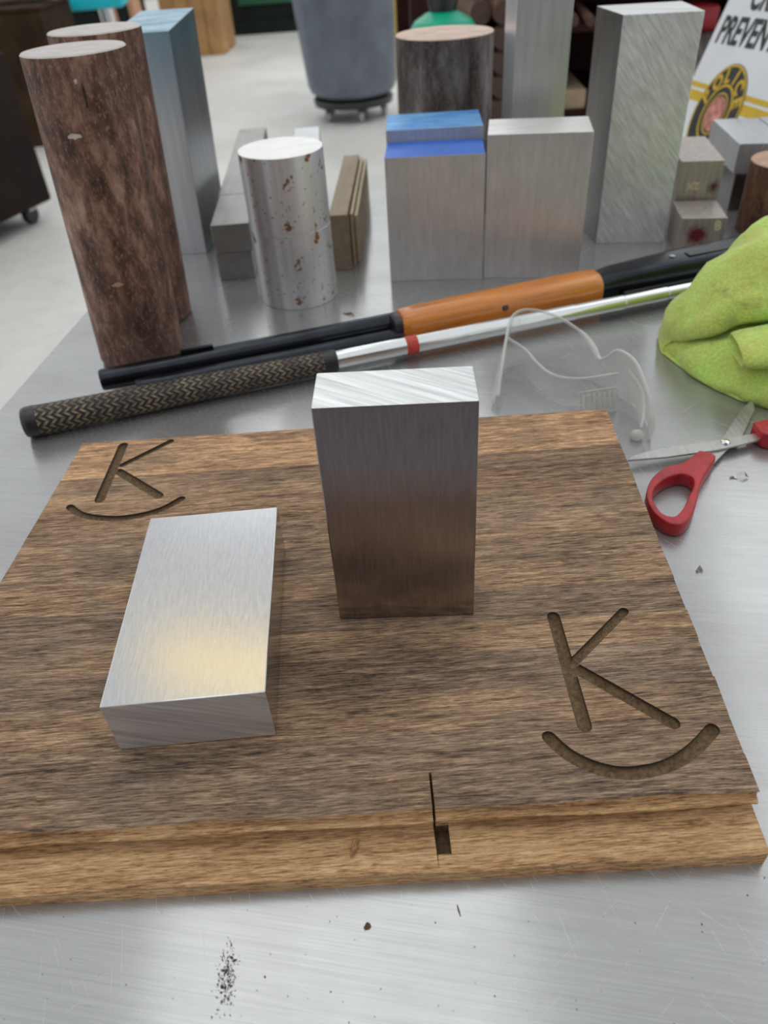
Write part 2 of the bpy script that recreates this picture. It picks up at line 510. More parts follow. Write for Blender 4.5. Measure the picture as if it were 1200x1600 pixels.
def cloth_material():
    g = N('lime_microfibre')
    a = g.noise(g.coords(), 22, 5, 0.65, 0.5)
    col = g.mix(g.rng(a, 0.36, 0.62, 0, 1), (0.56, 0.82, 0.17), (0.58, 0.64, 0.14))
    dt = g.noise(g.coords(loc=(3, 2, 1)), 30, 5, 0.7, 0.3)
    col = g.mix(g.rng(dt, 0.56, 0.76, 0, 0.75), col, (0.19, 0.16, 0.045))
    wv = g.noise(g.coords((900, 900, 900)), 1, 2, 0.5)
    wv2 = g.noise(g.coords((420, 420, 420)), 1, 2, 0.5)
    col = g.mix(g.rng(wv2, 0.35, 0.65, 0.28, 0), col, (0.22, 0.27, 0.05))
    return g.out(col, 0.95, 0, g.bump(g.math('ADD', wv, wv2), 0.6, 0.0012), Sheen_Weight=0.25)


M_cloth = cloth_material()
M_redpl = plain('red_scissor_plastic', (0.40, 0.018, 0.024), 0.42, 0, 0.35, 90, 0.1, 400)

# ------------------------------------------------------------------ structure: floor, wall, table
def floor_material():
    g = N('sealed_concrete')
    a = g.noise(g.coords(), 0.9, 6, 0.65); b = g.noise(g.coords(), 14, 5, 0.7)
    col = g.mix(g.rng(a, 0.35, 0.65, 0, 1), (0.64, 0.63, 0.60), (0.74, 0.73, 0.70))
    col = g.mix(g.rng(b, 0.5, 0.75, 0, 0.35), col, (0.42, 0.40, 0.36))
    return g.out(col, g.rng(a, 0.3, 0.7, 0.30, 0.45), 0, None, Specular_IOR_Level=0.4)


bm = bmesh.new(); box(bm, -8, 8, -5, 16, -0.1, 0)
struct(obj('floor', bm, floor_material()), 'pale sealed concrete workshop floor')
M_wall = plain('pale_workshop_wall', (0.55, 0.55, 0.53), 0.8, 0, 0.1, 3)
bm = bmesh.new(); box(bm, -8, 8, 15.8, 16, 0, 5)
struct(obj('wall_back', bm, M_wall), 'pale back wall of the workshop')

bm = bmesh.new(); box(bm, -1.8, 1.8, -2.0, -1.9, 0, 2.75)  # unseen wall panel, added so the upright block mirrors something dark
struct(obj('added_wall_front', bm, plain('added_wall_brown', (0.14, 0.105, 0.095), 0.8, 0, 0.2, 3)), 'added brown wall behind the camera that darkens the block reflections')
# warm bay lamp that the lying block mirrors
lmp = thing('bay_lamp', 'warm yellow bay lamp hanging high above the left side of the table', 'lamp', (-1.10, 3.40, 4.66), R(-12))
bm = bmesh.new(); box(bm, -0.66, 0.66, -0.20, 0.20, 0.02, 0.10); bevel(bm, 0.01); obj('housing', bm, M_tedge, lmp)
gl_ = N('warm_lamp_lens'); gl_.out((0.9, 0.8, 0.5), 0.4); gl_.b.inputs['Emission Color'].default_value = (1.0, 0.72, 0.24, 1); gl_.b.inputs['Emission Strength'].default_value = 1.75
bm = bmesh.new(); box(bm, -0.64, 0.64, -0.185, 0.185, 0.0, 0.02); obj('lens', bm, gl_.m, lmp)
for k in (-0.5, 0.5):
    bm = bmesh.new(); tube(bm, [(k, 0, 0.10), (k, 0, 0.50)], 0.006, 8); obj('hanger', bm, M_tedge, lmp)

# table: plate with a thin turned edge, legs
TYAW = R(-7.0)
tbl = thing('work_table', 'brushed metal work table with scratched top under all the blocks', 'table', (0.16, 0.40, 0), TYAW)
# plate corners in local coordinates (origin 0.16, 0.40)
ct, stt = math.cos(-TYAW), math.sin(-TYAW)
def tl(x, y):
    x -= 0.16; y -= 0.40
    return (x * ct - y * stt, x * stt + y * ct)
lx = tl(-0.344, 0.6055)[0]; by = tl(0.02, 1.185)[1]
bm = bmesh.new(); box(bm, lx, lx + 1.55, -0.75, by, TZ - 0.006, TZ); bevel(bm, 0.0012)
obj('table_top', bm, M_table, tbl)
bm = bmesh.new(); box(bm, lx + 0.02, lx + 1.53, -0.73, by - 0.02, TZ - 0.06, TZ - 0.006)
obj('apron_frame', bm, M_tedge, tbl)
for ax in (lx + 0.06, lx + 1.49):
    for ay in (-0.68, by - 0.08):
        bm = bmesh.new(); box(bm, ax - 0.03, ax + 0.03, ay - 0.03, ay + 0.03, 0.0, TZ - 0.06)
        obj('leg', bm, M_tedge, tbl)

# ------------------------------------------------------------------ the wooden board
BT = 0.0239
brd = thing('wooden_board', 'worn laminated hardwood board with two carved K marks under the two metal blocks', 'board', T(0, 0, 0))
YAWB = math.tan(R(-1.0))

def bline(y0, x):                 # strips run along a line turned by one degree
    return y0 + (x - 0.0) * YAWB

def xl(y): return -0.2324 + (y - 0.5009) * 0.0715
def xr(y): return 0.1583 + (y - 0.1727) * 0.0635

# carved grooves, cut with round-nosed cutters
def cutter(pts, r, depth):
    bm = bmesh.new()
    p = [Vector((a, b, BT + r - depth)) for a, b in pts]
    d0 = (p[0] - p[1]).normalized(); d1 = (p[-1] - p[-2]).normalized()
    pp = [p[0] + d0 * r * k for k in (0.98, 0.85, 0.5)] + p + [p[-1] + d1 * r * k for k in (0.5, 0.85, 0.98)]
    rr = [r * k for k in (0.2, 0.53, 0.87)] + [r] * len(p) + [r * k for k in (0.87, 0.53, 0.2)]
    tube(bm, pp, rr, 14)
    return bm

K2arc = [(0.0715, 0.2067), (0.0778, 0.1975), (0.0866, 0.1905), (0.0955, 0.1865), (0.1043, 0.1848), (0.1170, 0.1858), (0.1282, 0.1894), (0.1395, 0.1960), (0.1498, 0.2042)]
K1arc = [(-0.2200, 0.4190), (-0.2080, 0.4085), (-0.1865, 0.4025), (-0.1680, 0.4035), (-0.1530, 0.4090), (-0.1415, 0.4190)]
def arc(l): return [(v.x, v.y) for v in spline([(a, b, 0) for a, b in l], 4)]
cuts = []
for pts, r, dp in (([(0.0908, 0.2835), (0.0900, 0.2115)], 0.0037, 0.0042), ([(0.1305, 0.2835), (0.0935, 0.2500)], 0.0029, 0.0036),
                   ([(0.0940, 0.2470), (0.1325, 0.2095)], 0.0037, 0.0044), (arc(K2arc), 0.0036, 0.0042),
                   ([(-0.1990, 0.4930), (-0.2005, 0.4250)], 0.0038, 0.0040), ([(-0.1620, 0.4940), (-0.1935, 0.4660)], 0.0026, 0.0028),
                   ([(-0.1945, 0.4580), (-0.1585, 0.4245)], 0.0036, 0.0040), (arc(K1arc), 0.0029, 0.0032)):
    me = finish(cutter(pts, r, dp), 60); me.materials.append(M_groove)
    o = bpy.data.objects.new('cut', me); COL.objects.link(o); cuts.append(o)
bm = bmesh.new(); box(bm, 0.0126, 0.0188, 0.160, 0.1735, 0.0030, 0.0165)   # little square notch beside the joint
me = finish(bm); me.materials.append(M_groove)
notch = bpy.data.objects.new('cut', me); COL.objects.link(notch); notch_l = [notch]

def carve(o, cs):
    box_o = [o.matrix_basis @ Vector(c) for c in o.bound_box]
    x0, x1 = min(v.x for v in box_o), max(v.x for v in box_o); y0, y1 = min(v.y for v in box_o), max(v.y for v in box_o)
    hit = [c for c in cs if max(v.co.x for v in c.data.vertices) > x0 and min(v.co.x for v in c.data.vertices) < x1
           and max(v.co.y for v in c.data.vertices) > y0 and min(v.co.y for v in c.data.vertices) < y1]
    if not hit: return
    par = o.parent; o.parent = None
    for c in hit:
        m = o.modifiers.new('b', 'BOOLEAN'); m.operation = 'DIFFERENCE'; m.object = c; m.solver = 'EXACT'; m.material_mode = 'TRANSFER'
    bpy.context.view_layer.update()
    me = bpy.data.meshes.new_from_object(o.evaluated_get(bpy.context.evaluated_depsgraph_get()))
    o.modifiers.clear(); old = o.data; o.data = me; bpy.data.meshes.remove(old); me.name = o.name
    me.set_sharp_from_angle(angle=R(40)); o.parent = par

edges = [0.1930]
NS = 13
for i in range(NS): edges.append(0.1930 + (0.4963 - 0.1930) * (i + 1) / NS + (random.uniform(-0.0025, 0.0025) if i < NS - 1 else 0))
# colour of each strip, front to back (the wood's own tint)
tints = [(0.82, 0.78, 0.78), (0.98, 0.90, 0.82), (0.78, 0.75, 0.76), (0.98, 0.90, 0.82), (0.74, 0.71, 0.72), (1.08, 0.98, 0.88), (0.90, 0.85, 0.82),
         (1.0, 0.93, 0.85), (1.02, 0.93, 0.84), (1.08, 0.98, 0.88), (0.84, 0.78, 0.74), (1.50, 1.30, 1.10), (1.60, 1.36, 1.14)]

def strip(y0, y1, xa, xb, tint, ja=True, jb=True):
    """one lamella; long sides follow the board's turn, ends are slightly uneven"""
    bm = bmesh.new()
    n = 12
    jl = [random.uniform(-0.0003, 0.0003) if ja else 0 for _ in range(2)]; jr = [random.uniform(-0.0004, 0.0005) if jb else 0 for _ in range(2)]
    e0 = 0.00002
    a0 = (xa(y0) + jl[0], y0 + e0); a1 = (xa(y1) + jl[1], y1 - e0); b0 = (xb(y0) + jr[0], y0 + e0); b1 = (xb(y1) + jr[1], y1 - e0)
    q = [(a0[0], bline(a0[1], a0[0])), (b0[0], bline(b0[1], b0[0])), (b1[0], bline(b1[1], b1[0])), (a1[0], bline(a1[1], a1[0]))]
    dz = random.uniform(-0.00005, 0.00004)
    hexa(bm, [(*p, 0.0) for p in q], [(*p, BT + dz) for p in q])
    o = obj('wood_strip', bm, M_wood, brd); o.color = (*tint, 1); return o

for i in range(NS):
    o = strip(edges[i], edges[i + 1], xl, xr, tints[i]); carve(o, cuts)

# the front strips carry a stepped shiplap edge: lip, bead, cove and a ledge
prof = [(0.1930, 0.0), (0.1532, 0.0), (0.1528, 0.0100), (0.1536, 0.0108), (0.1722, 0.0106), (0.1762, 0.0112), (0.1758, 0.0148),
        (0.1720, 0.0160), (0.1716, 0.0182), (0.1752, 0.0194), (0.1756, 0.0226), (0.1744, BT), (0.1930, BT)]
def front(xa0, xa1, xb0, xb1, tint, nx=40):
    """extruded profile between two slanted ends"""
    bm = bmesh.new(); rows = []
    for i in range(nx + 1):
        t = i / nx; row = []
        for y, z in prof:
            k = (y - 0.1528) / (0.1930 - 0.1528)
            xa = xa0 + (xa1 - xa0) * k; xb = xb0 + (xb1 - xb0) * k
            gap = 0.0006 if (z > 0.0109 or y > 0.1565) and z > 0.001 else 0.0
            xa += gap * (xa0 > 0); xb -= gap * (xb0 < 0.05)
            x = xa + (xb - xa) * t
            wob = 0.0
            if 0 < y < 0.176 and z > 0.001: wob = 0.0004 * math.sin(x * 61 + z * 300) + random.uniform(-0.00025, 0.00025)
            row.append(bm.verts.new((x, bline(y + wob - (0.00008 if y > 0.19 else 0), x), z + (wob * 0.5 if z > 0.001 else 0))))
        rows.append(row)
    m = len(prof)
    for A, B in zip(rows, rows[1:]):
        for j in range(m):
            f = bm.faces.new((A[j], A[(j + 1) % m], B[(j + 1) % m], B[j]))
            f.material_index = 0 if j in (11, 12) else 1
    bm.faces.new(rows[0][::-1]).material_index = 1; bm.faces.new(rows[-1]).material_index = 1
    o = obj('front_strip', bm, [M_wood, M_ledge], brd, angle=28); o.color = (*tint, 1); return o

fl = front(-0.2575, -0.2545, 0.01239, 0.01239, (0.88, 0.82, 0.78))
fr = front(0.01241, 0.01241, 0.1570, 0.1596, (0.80, 0.78, 0.80))
carve(fr, cuts + notch_l); fr.color = (0.80, 0.78, 0.80, 1)
for c in cuts + notch_l: bpy.data.objects.remove(c)

# ------------------------------------------------------------------ blocks
def block(name, label, cat, x, y, yaw, wd, dp, h, mats, z=0.0, fn=None, bev=0.0006, group=None):
    """x, y: middle of the front foot line"""
    bm = bmesh.new(); box(bm, -wd / 2, wd / 2, -dp / 2, dp / 2, 0, h); bevel(bm, bev, 2)
    if fn: facemats(bm, fn)
    a = R(yaw); cx = x - math.sin(a) * dp / 2; cy = y + math.cos(a) * dp / 2
    return tag(obj(name, bm, mats, None, T(cx, cy, z), a), label, cat, group)

topfn = lambda n: 1 if n.z > 0.9 else 0
zb = BT + 0.0002
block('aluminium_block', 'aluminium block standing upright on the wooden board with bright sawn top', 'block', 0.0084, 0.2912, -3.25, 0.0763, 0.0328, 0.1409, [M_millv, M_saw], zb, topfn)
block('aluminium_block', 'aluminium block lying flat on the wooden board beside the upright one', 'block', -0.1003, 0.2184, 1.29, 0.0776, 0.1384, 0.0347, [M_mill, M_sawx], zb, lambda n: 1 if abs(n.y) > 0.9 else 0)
block('steel_block', 'grey block with bright blue painted top, in front of the light blue topped one', 'block', 0.0796, 0.8270, -5.8, 0.1046, 0.0628, 0.1329, [M_plate, M_blue], 0, topfn)
block('steel_block', 'block with patchy light blue painted top, behind the bright blue topped one', 'block', 0.0860, 0.8920, -4.2, 0.1065, 0.0763, 0.1446, [M_plate, M_blue2], 0, topfn)
block('steel_block', 'grey block with whitish sawn top beside the blue topped blocks', 'block', 0.1852, 0.8139, -10.0, 0.1050, 0.0662, 0.1499, [M_plate, M_wtop], 0, topfn)
block('square_bar', 'tall pale square bar standing behind the block with whitish top', 'metal bar', 0.2120, 0.9500, 0.0, 0.0610, 0.0680, 0.330, [M_smooth, M_saw], 0, topfn)
bm = bmesh.new()          # its cross-section is slightly out of square
q4 = [(0.283 - 0.322, 0.9031 - 0.94), (0.362 - 0.322, 0.8901 - 0.94), (0.3700 - 0.322, 0.978 - 0.94), (0.2790 - 0.322, 0.990 - 0.94)]
hexa(bm, [(*p, 0) for p in q4], [(*p, 0.2346) for p in q4]); bevel(bm, 0.0006)
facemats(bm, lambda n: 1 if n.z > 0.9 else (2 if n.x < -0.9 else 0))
tag(obj('square_block', bm, [M_sawt, M_saw, M_dull], None, T(0.322, 0.94, 0)), 'tall square aluminium block with diagonal saw marks beside the small marked blocks', 'block')

# left tall rectangular bar: its sawn ends are not quite square
bm = bmesh.new()
hexa(bm, [(-0.0335, 0, 0), (0.0335, 0, 0), (0.0335, 0.117, 0), (-0.0335, 0.117, 0)],
     [(-0.0230, 0, 0.2435), (0.0430, 0, 0.2435), (0.0430, 0.117, 0.2530), (-0.0230, 0.117, 0.2530)])
bevel(bm, 0.0008); facemats(bm, topfn)
tag(obj('rectangular_bar', bm, [M_bluefade, M_bluetop], None, T(-0.237, 0.972), R(-6.0)), 'tall rectangular bar with faded blue top behind the rusty round bars', 'metal bar')

def shear(bm, dx, h):
    for v in bm.verts: v.co.x += dx * v.co.z / h

def round_bar(name, label, cat, x, y, r, h, mats, dx=0.0, ch=0.001, chb=0.001, z=0.0, n=64, group=None):
    bm = bmesh.new()
    lathe(bm, [(0, r - chb), (chb * 0.4, r - chb * 0.4), (chb, r)] + [(h * k / 6, r) for k in range(1, 6)] + [(h - ch, r), (h, r - ch)], n)
    for f in bm.faces:
        f.material_index = 1 if f.calc_center_median().z > h - ch * 0.6 or f.calc_center_median().z < 1e-5 else 0
    shear(bm, dx, h)
    return tag(obj(name, bm, mats, None, T(x, y, z)), label, cat, group)

rb1 = round_bar('round_bar', 'tall rusty round steel bar in front of the other rusty round bar', 'metal bar', -0.2313, 0.6975, 0.0407, 0.2643, [M_rust, M_barend], 0.0143, 0.001, 0.005)
round_bar('round_bar', 'rusty round steel bar mostly hidden behind the nearer rusty round bar', 'metal bar', -0.2361, 0.7860, 0.0403, 0.2679, [M_rust, M_barend], 0.0146, 0.001, 0.004)
round_bar('aluminium_disc', 'lower of the two stacked speckled aluminium rounds, standing on the table', 'metal round', -0.0765, 0.8159, 0.0425, 0.0800, [M_spot, M_saw], ch=0.0009, chb=0.0006)
round_bar('aluminium_disc', 'upper speckled aluminium round with white sawn top, stacked on the lower one', 'metal round', -0.0768, 0.8156, 0.0429, 0.0742, [M_spot, M_wtop], ch=0.0005, chb=0.0005, z=0.0801)
round_bar('round_stub', 'wide dark brown steel round with rust bloomed top behind the blue topped blocks', 'metal round', 0.1182, 1.0800, 0.0605, 0.2096, [M_scale, M_rusttop])
round_bar('round_stub', 'short rust brown steel round beside the green cloth at the photo edge', 'metal round', 0.5019, 0.9047, 0.0439, 0.0805, [M_rust2, M_brownend])

def gouge(parent, r, ang, z, wd, hg, mat, dx, label):
    """small bare-metal scar lying on the bar's surface"""
    bm = bmesh.new(); n = 12; vs = []
    rn = random.Random(int(z * 1e4))
    for k in range(n):
        t = 2 * math.pi * k / n; q = 0.55 + 0.45 * rn.random()
        a = ang + wd / r * 0.5 * math.cos(t) * q; zz = z + hg * 0.5 * math.sin(t) * q
        vs.append([bm.verts.new(((r + e) * math.cos(a) + dx * zz, (r + e) * math.sin(a), zz)) for e in (-0.0004, 0.0003)])
    bm.faces.new([v[1] for v in vs]); bm.faces.new([v[0] for v in vs][::-1])
    for k in range(n): bm.faces.new((vs[k][0], vs[(k + 1) % n][0], vs[(k + 1) % n][1], vs[k][1]))
    o = obj('gouge', bm, mat, parent); o['label'] = label
M_bare = plain('bare_steel_scar', (0.62, 0.55, 0.50), 0.5, 0.5, 0.3, 300)
M_pit = plain('dark_slit', (0.03, 0.02, 0.018), 0.8, 0, 0.3, 300)
gouge(rb1, 0.0407, R(-90 - 3), 0.2100, 0.0130, 0.0060, M_bare, 0.0541, 'bright scar')
gouge(rb1, 0.0407, R(-90 + 12), 0.2470, 0.0030, 0.0050, M_bare, 0.0541, 'bright nick')
gouge(rb1, 0.0407, R(-90 + 18), 0.2360, 0.0024, 0.0260, M_pit, 0.0541, 'dark slit')
gouge(rb1, 0.0407, R(-90 + 6), 0.0880, 0.0120, 0.0050, M_brownend, 0.0541, 'orange rust spot')

# long flat bars lying away from the camera
def bar(name, label, x0, y0, yaw, wd, ln, h, mat, z=0.0, group=None, bev=0.0011):
    bm = bmesh.new(); box(bm, -wd / 2, wd / 2, 0, ln, 0, h); bevel(bm, bev)
    return tag(obj(name, bm, mat, None, T(x0, y0, z), R(yaw)), label, 'metal bar', group)

bar('flat_bar', 'long grey flat bar lying under two shorter bars beside the speckled rounds', -0.1530, 0.8740, 1.6, 0.0420, 0.470, 0.0325, M_flat)
bar('flat_bar', 'front grey bar lying on top of the long flat bar', -0.1512, 0.8722, 1.6, 0.0435, 0.1140, 0.0322, M_flat, 0.0330)
bar('flat_bar', 'rear grey bar lying on top of the long flat bar', -0.1558, 0.9875, 1.6, 0.0435, 0.352, 0.0322, M_flat, 0.0330)
bar('flat_bar', 'pale flat bar end showing behind the speckled rounds', -0.0690, 0.9400, 1.6, 0.0430, 0.450, 0.050, M_smooth)
M_brownbar = metal_mat('brown_stained_bar', (0.23, 0.175, 0.115), (0.36, 0.285, 0.19), 0.55, (160, 9, 160), blot=40, blot_amt=0.35, bump=0.3, metal=0.3)
M_palestrip = metal_mat('pale_wood_strip', (0.42, 0.33, 0.21), (0.58, 0.48, 0.33), 0.6, (160, 9, 160), blot=40, blot_amt=0.3, metal=0.0)
bar('thick_bar', 'brown stained thick bar lying on edge beside the speckled rounds', -0.0272, 0.8765, -4.3, 0.0220, 0.255, 0.0650, M_brownbar)
for k, (xx, hh, zz) in enumerate(((-0.0122, 0.060, -4.3), (-0.0070, 0.056, -4.3))):
    bar('thin_strip', ('thin pale strip standing on edge between the brown thick bar and the outer strip', 'outer thin pale strip on edge, farther from the brown thick bar')[k], xx, 0.8930 + 0.006 * k, zz, 0.0036, 0.245, hh, M_palestrip, bev=0.0003)

# small marked blocks on the right
def mark(parent, s, size, loc, rotin, mat, sx=1.0):
    me = text_mesh(s, size, 0.00008, sx, 0.0004)
    o = obj('chalk_mark', me, mat, parent); o.matrix_local = Matrix.Translation(loc) @ Matrix.Rotation(R(90), 4, 'X') @ Matrix.Rotation(R(rotin), 4, 'Z')
    o['label'] = 'yellow chalk number'
    return o

M_chalk = plain('yellow_chalk', (0.62, 0.55, 0.34), 0.9, 0, 0.2, 500)
b = block('small_block', 'small steel block with red smudge and chalk 8 on its front', 'block', 0.3895, 0.8520, -9.5, 0.0500, 0.062, 0.0390, smudged('block_red_smudge', (-0.006, -0.031, 0.020)))
mark(b, '8', 0.0155, (0.0125, -0.03112, 0.0245), 8, M_chalk)
b = block('small_block', 'small steel block with chalk 2X upside down, behind the red smudged block', 'block', 0.4045, 0.9205, -9.5, 0.0490, 0.112, 0.0815, smudged('block_dark_smudge', (0.017, -0.056, 0.052), (0.10, 0.012, 0.028), 0.008))
mark(b, '2X', 0.0120, (0.0010, -0.05612, 0.0575), 180, M_chalk)
# stack of bars to their right
block('steel_block', 'dark steel block carrying the row of grey bars beside the rust brown round', 'block', 0.535, 0.975, -7.0, 0.118, 0.12, 0.0450, M_dull)
for k in range(3):
    block('grey_bar', ('first', 'second', 'third')[k] + ' grey bar from the left in the row on the dark steel block', 'metal bar',
          0.4895 + 0.0305 * k, 0.9835 - 0.0036 * k, -7.0, 0.0296, 0.130, 0.0350 - 0.0006 * (k % 2), M_smooth, 0.0451, group='grey bars on the dark steel block')

# ------------------------------------------------------------------ golf style pole with woven grip
PA = R(14.95)
pole = thing('grip_pole', 'chrome pole with black woven grip and red band lying beside the long gun', 'pole', T(-0.3010, 0.5548, 0), PA)
bm = bmesh.new()
lathe(bm, [(0.000, 0.0100), (0.001, 0.0122), (0.004, 0.0134), (0.011, 0.0136), (0.013, 0.0130)], 40, 'x', cz=0.0136)
obj('end_cap', bm, M_black, pole)
bm = bmesh.new()
lathe(bm, [(0.013, 0.0133)] + [(0.013 + 0.252 * k / 30, 0.0133 - 0.0030 * (k / 30) ** 0.8) for k in range(1, 31)], 48, 'x', cz=0.0)
g_ = obj('grip', bm, M_grip, pole, (0, 0, 0.0136))
bm = bmesh.new()
lathe(bm, [(0.264, 0.0104), (0.266, 0.0108), (0.276, 0.0104), (0.277, 0.0092)], 40, 'x', cz=0.0136); obj('grip_collar', bm, M_black, pole)
bm = bmesh.new()
lathe(bm, [(0.2765, 0.0088), (0.470, 0.0085), (0.520, 0.0083), (0.5205, 0.0078), (0.575, 0.0077), (0.576, 0.0072), (0.625, 0.0071), (0.626, 0.0066), (0.80, 0.0062)], 40, 'x', cz=0.0136)
obj('shaft', bm, M_chrome, pole)
bm = bmesh.new()
lathe(bm, [(0.3440, 0.0088), (0.3442, 0.00905), (0.3555, 0.00905), (0.3557, 0.0088)], 40, 'x', cz=0.0136); obj('red_band', bm, M_redband, pole)

# ------------------------------------------------------------------ long gun lying on its side
GA = R(15.0)
gun = thing('shotgun', 'pump shotgun with orange brown wooden forend lying behind the chrome pole', 'gun', T(-0.2455, 0.6040, 0), GA)
bm = bmesh.new()
lathe(bm, [(0.0, 0.0070), (0.0, 0.0090), (0.002, 0.0098), (0.30, 0.0104), (0.50, 0.0112)], 40, 'x', cy=0.0105, cz=0.0175, cap=False)
obj('barrel', bm, M_blued, gun)
bm = bmesh.new()
lathe(bm, [(0.0295, 0.0060), (0.0300, 0.0086), (0.0320, 0.0092), (0.0520, 0.0092), (0.0525, 0.0088), (0.30, 0.0088)], 40, 'x', cy=-0.0050, cz=0.0100)
obj('magazine_tube', bm, M_blued, gun)
bm = bmesh.new(); box(bm, 0.075, 0.105, 0.0085, 0.0125, 0.0265, 0.0315); bevel(bm, 0.0008); obj('bead_sight', bm, M_blued, gun)
def section_loft(secs, mi=0, n=32):
    """secs: (s, cy, cz, half-width y, half-height z, power) rounded-rectangle sections along x"""
    bm = bmesh.new(); rings = []
    for s, cy, cz, a, b2, pw in secs:
        ring = []
        for k in range(n):
            t = 2 * math.pi * k / n; cc, ss = math.cos(t), math.sin(t)
            ring.append(bm.verts.new((s, cy + a * math.copysign(abs(cc) ** pw, cc), cz + b2 * math.copysign(abs(ss) ** pw, ss))))
        rings.append(ring)
    for A, B in zip(rings, rings[1:]):
        for k in range(n): bm.faces.new((A[k], A[(k + 1) % n], B[(k + 1) % n], B[k]))
    bm.faces.new(rings[0][::-1]); bm.faces.new(rings[-1]); return bm
fo = obj('forend', section_loft([(0.2845, 0.002, 0.0175, 0.0140, 0.0135, 0.72), (0.2860, 0.002, 0.0175, 0.0152, 0.0150, 0.72), (0.30, 0.002, 0.0176, 0.0160, 0.0158, 0.72),
                                 (0.36, 0.002, 0.0180, 0.0172, 0.0168, 0.74), (0.43, 0.002, 0.0183, 0.0182, 0.0174, 0.78), (0.485, 0.002, 0.0184, 0.0186, 0.0176, 0.82),
                                 (0.4965, 0.002, 0.0184, 0.0182, 0.0172, 0.82), (0.4980, 0.002, 0.0184, 0.0170, 0.0160, 0.82)]), M_forend, gun, angle=50)
bm = bmesh.new(); lathe(bm, [(-0.0012, 0.0034), (0.0012, 0.0034), (0.0016, 0.0026)], 24); pn = obj('forend_pin', bm, M_black, fo)
pn.location = (0.3890, -0.0143, 0.0235); pn.rotation_euler = (R(55), 0, 0)
obj('forend_collar', section_loft([(0.276, 0.002, 0.0165, 0.0120, 0.0115, 0.8), (0.277, 0.002, 0.0165, 0.0132, 0.0126, 0.7), (0.2847, 0.002, 0.0170, 0.0136, 0.0130, 0.7)]), M_black, gun, angle=50)
rc = obj('receiver', section_loft([(0.498, 0.004, 0.0165, 0.0160, 0.0145, 0.7), (0.52, 0.004, 0.0175, 0.0175, 0.0160, 0.55), (0.60, 0.004, 0.0185, 0.0205, 0.0178, 0.45),
                                   (0.74, 0.004, 0.0190, 0.0220, 0.0185, 0.42), (0.80, 0.004, 0.0190, 0.0220, 0.0185, 0.5)]), M_blued, gun, angle=50)
bm = bmesh.new(); box(bm, 0.520, 0.700, -0.0200, -0.0150, 0.0080, 0.0165); bevel(bm, 0.0015); obj('loading_port', bm, M_black, rc)
bm = bmesh.new(); box(bm, 0.600, 0.690, -0.0080, 0.0020, 0.0360, 0.0374); bevel(bm, 0.0005); obj('ejection_port', bm, M_black, rc)
bm = bmesh.new(); box(bm, 0.655, 0.673, -0.0060, -0.0010, 0.0368, 0.0380); bevel(bm, 0.0004); obj('shell_carrier', bm, M_redpl, rc)['label'] = 'red part in the port'
bm = bmesh.new(); lathe(bm, [(0, 0.003), (0.0006, 0.003), (0.0008, 0.0024)], 20); q = obj('receiver_pin', bm, M_tedge, rc); q.location = (0.585, 0.001, 0.0361)

# ------------------------------------------------------------------ safety glasses (upside down, clear)
gls = thing('safety_glasses', 'clear plastic safety glasses lying upside down beside the green cloth', 'glasses', T(0.165, 0.560, 0))
def gp(x, y, z): return Vector((x - 0.165, y - 0.560, z))
top = spline([gp(0.104, 0.548, 0.010), gp(0.110, 0.570, 0.024), gp(0.118, 0.597, 0.036), gp(0.125, 0.617, 0.045), gp(0.135, 0.624, 0.050), gp(0.150, 0.624, 0.049), gp(0.166, 0.618, 0.045),
              gp(0.180, 0.607, 0.039), gp(0.188, 0.597, 0.034), gp(0.193, 0.584, 0.028), gp(0.1955, 0.573, 0.024), gp(0.198, 0.562, 0.032), gp(0.201, 0.549, 0.044), gp(0.206, 0.532, 0.047),
              gp(0.209, 0.518, 0.044), gp(0.2115, 0.500, 0.034), gp(0.212, 0.486, 0.021), gp(0.209, 0.481, 0.008)], 5)
botp = spline([gp(0.101, 0.549, 0.0015), gp(0.108, 0.573, 0.0015), gp(0.116, 0.600, 0.0015), gp(0.127, 0.616, 0.0015), gp(0.144, 0.619, 0.0015), gp(0.160, 0.612, 0.0015), gp(0.175, 0.600, 0.0015),
               gp(0.186, 0.588, 0.0015), gp(0.194, 0.577, 0.0015), gp(0.200, 0.568, 0.0015), gp(0.204, 0.560, 0.0015), gp(0.208, 0.552, 0.0015), gp(0.212, 0.543, 0.0015), gp(0.216, 0.532, 0.0015),
               gp(0.218, 0.519, 0.0015), gp(0.218, 0.503, 0.0015), gp(0.216, 0.490, 0.0015), gp(0.210, 0.480, 0.0015)], 5)
bm = bmesh.new(); rows = []
for a, b2 in zip(top, botp):
    row = []
    for k in range(7):
        t = k / 6; p = b2.lerp(a, t)
        out = (Vector((p.x + 0.01, p.y + 0.02, 0))).normalized() * (0.004 * math.sin(t * math.pi)); row.append(bm.verts.new(p + out))
    rows.append(row)
for A, B in zip(rows, rows[1:]):
    for k in range(6): bm.faces.new((A[k], B[k], B[k + 1], A[k + 1]))
bmesh.ops.solidify(bm, geom=list(bm.faces), thickness=0.0016)
obj('wrap_lens', bm, M_clear, gls, angle=60)
bm = bmesh.new(); tube(bm, top, 0.0013, 8); obj('lens_rim', bm, M_rim, gls, angle=60)
bm = bmesh.new(); tube(bm, [top[i] for i in range(37, 52)], [0.0014 + 0.0014 * math.sin(math.pi * (i - 37) / 14) for i in range(37, 52)], 10); obj('nose_pad', bm, M_rim, gls, angle=60)
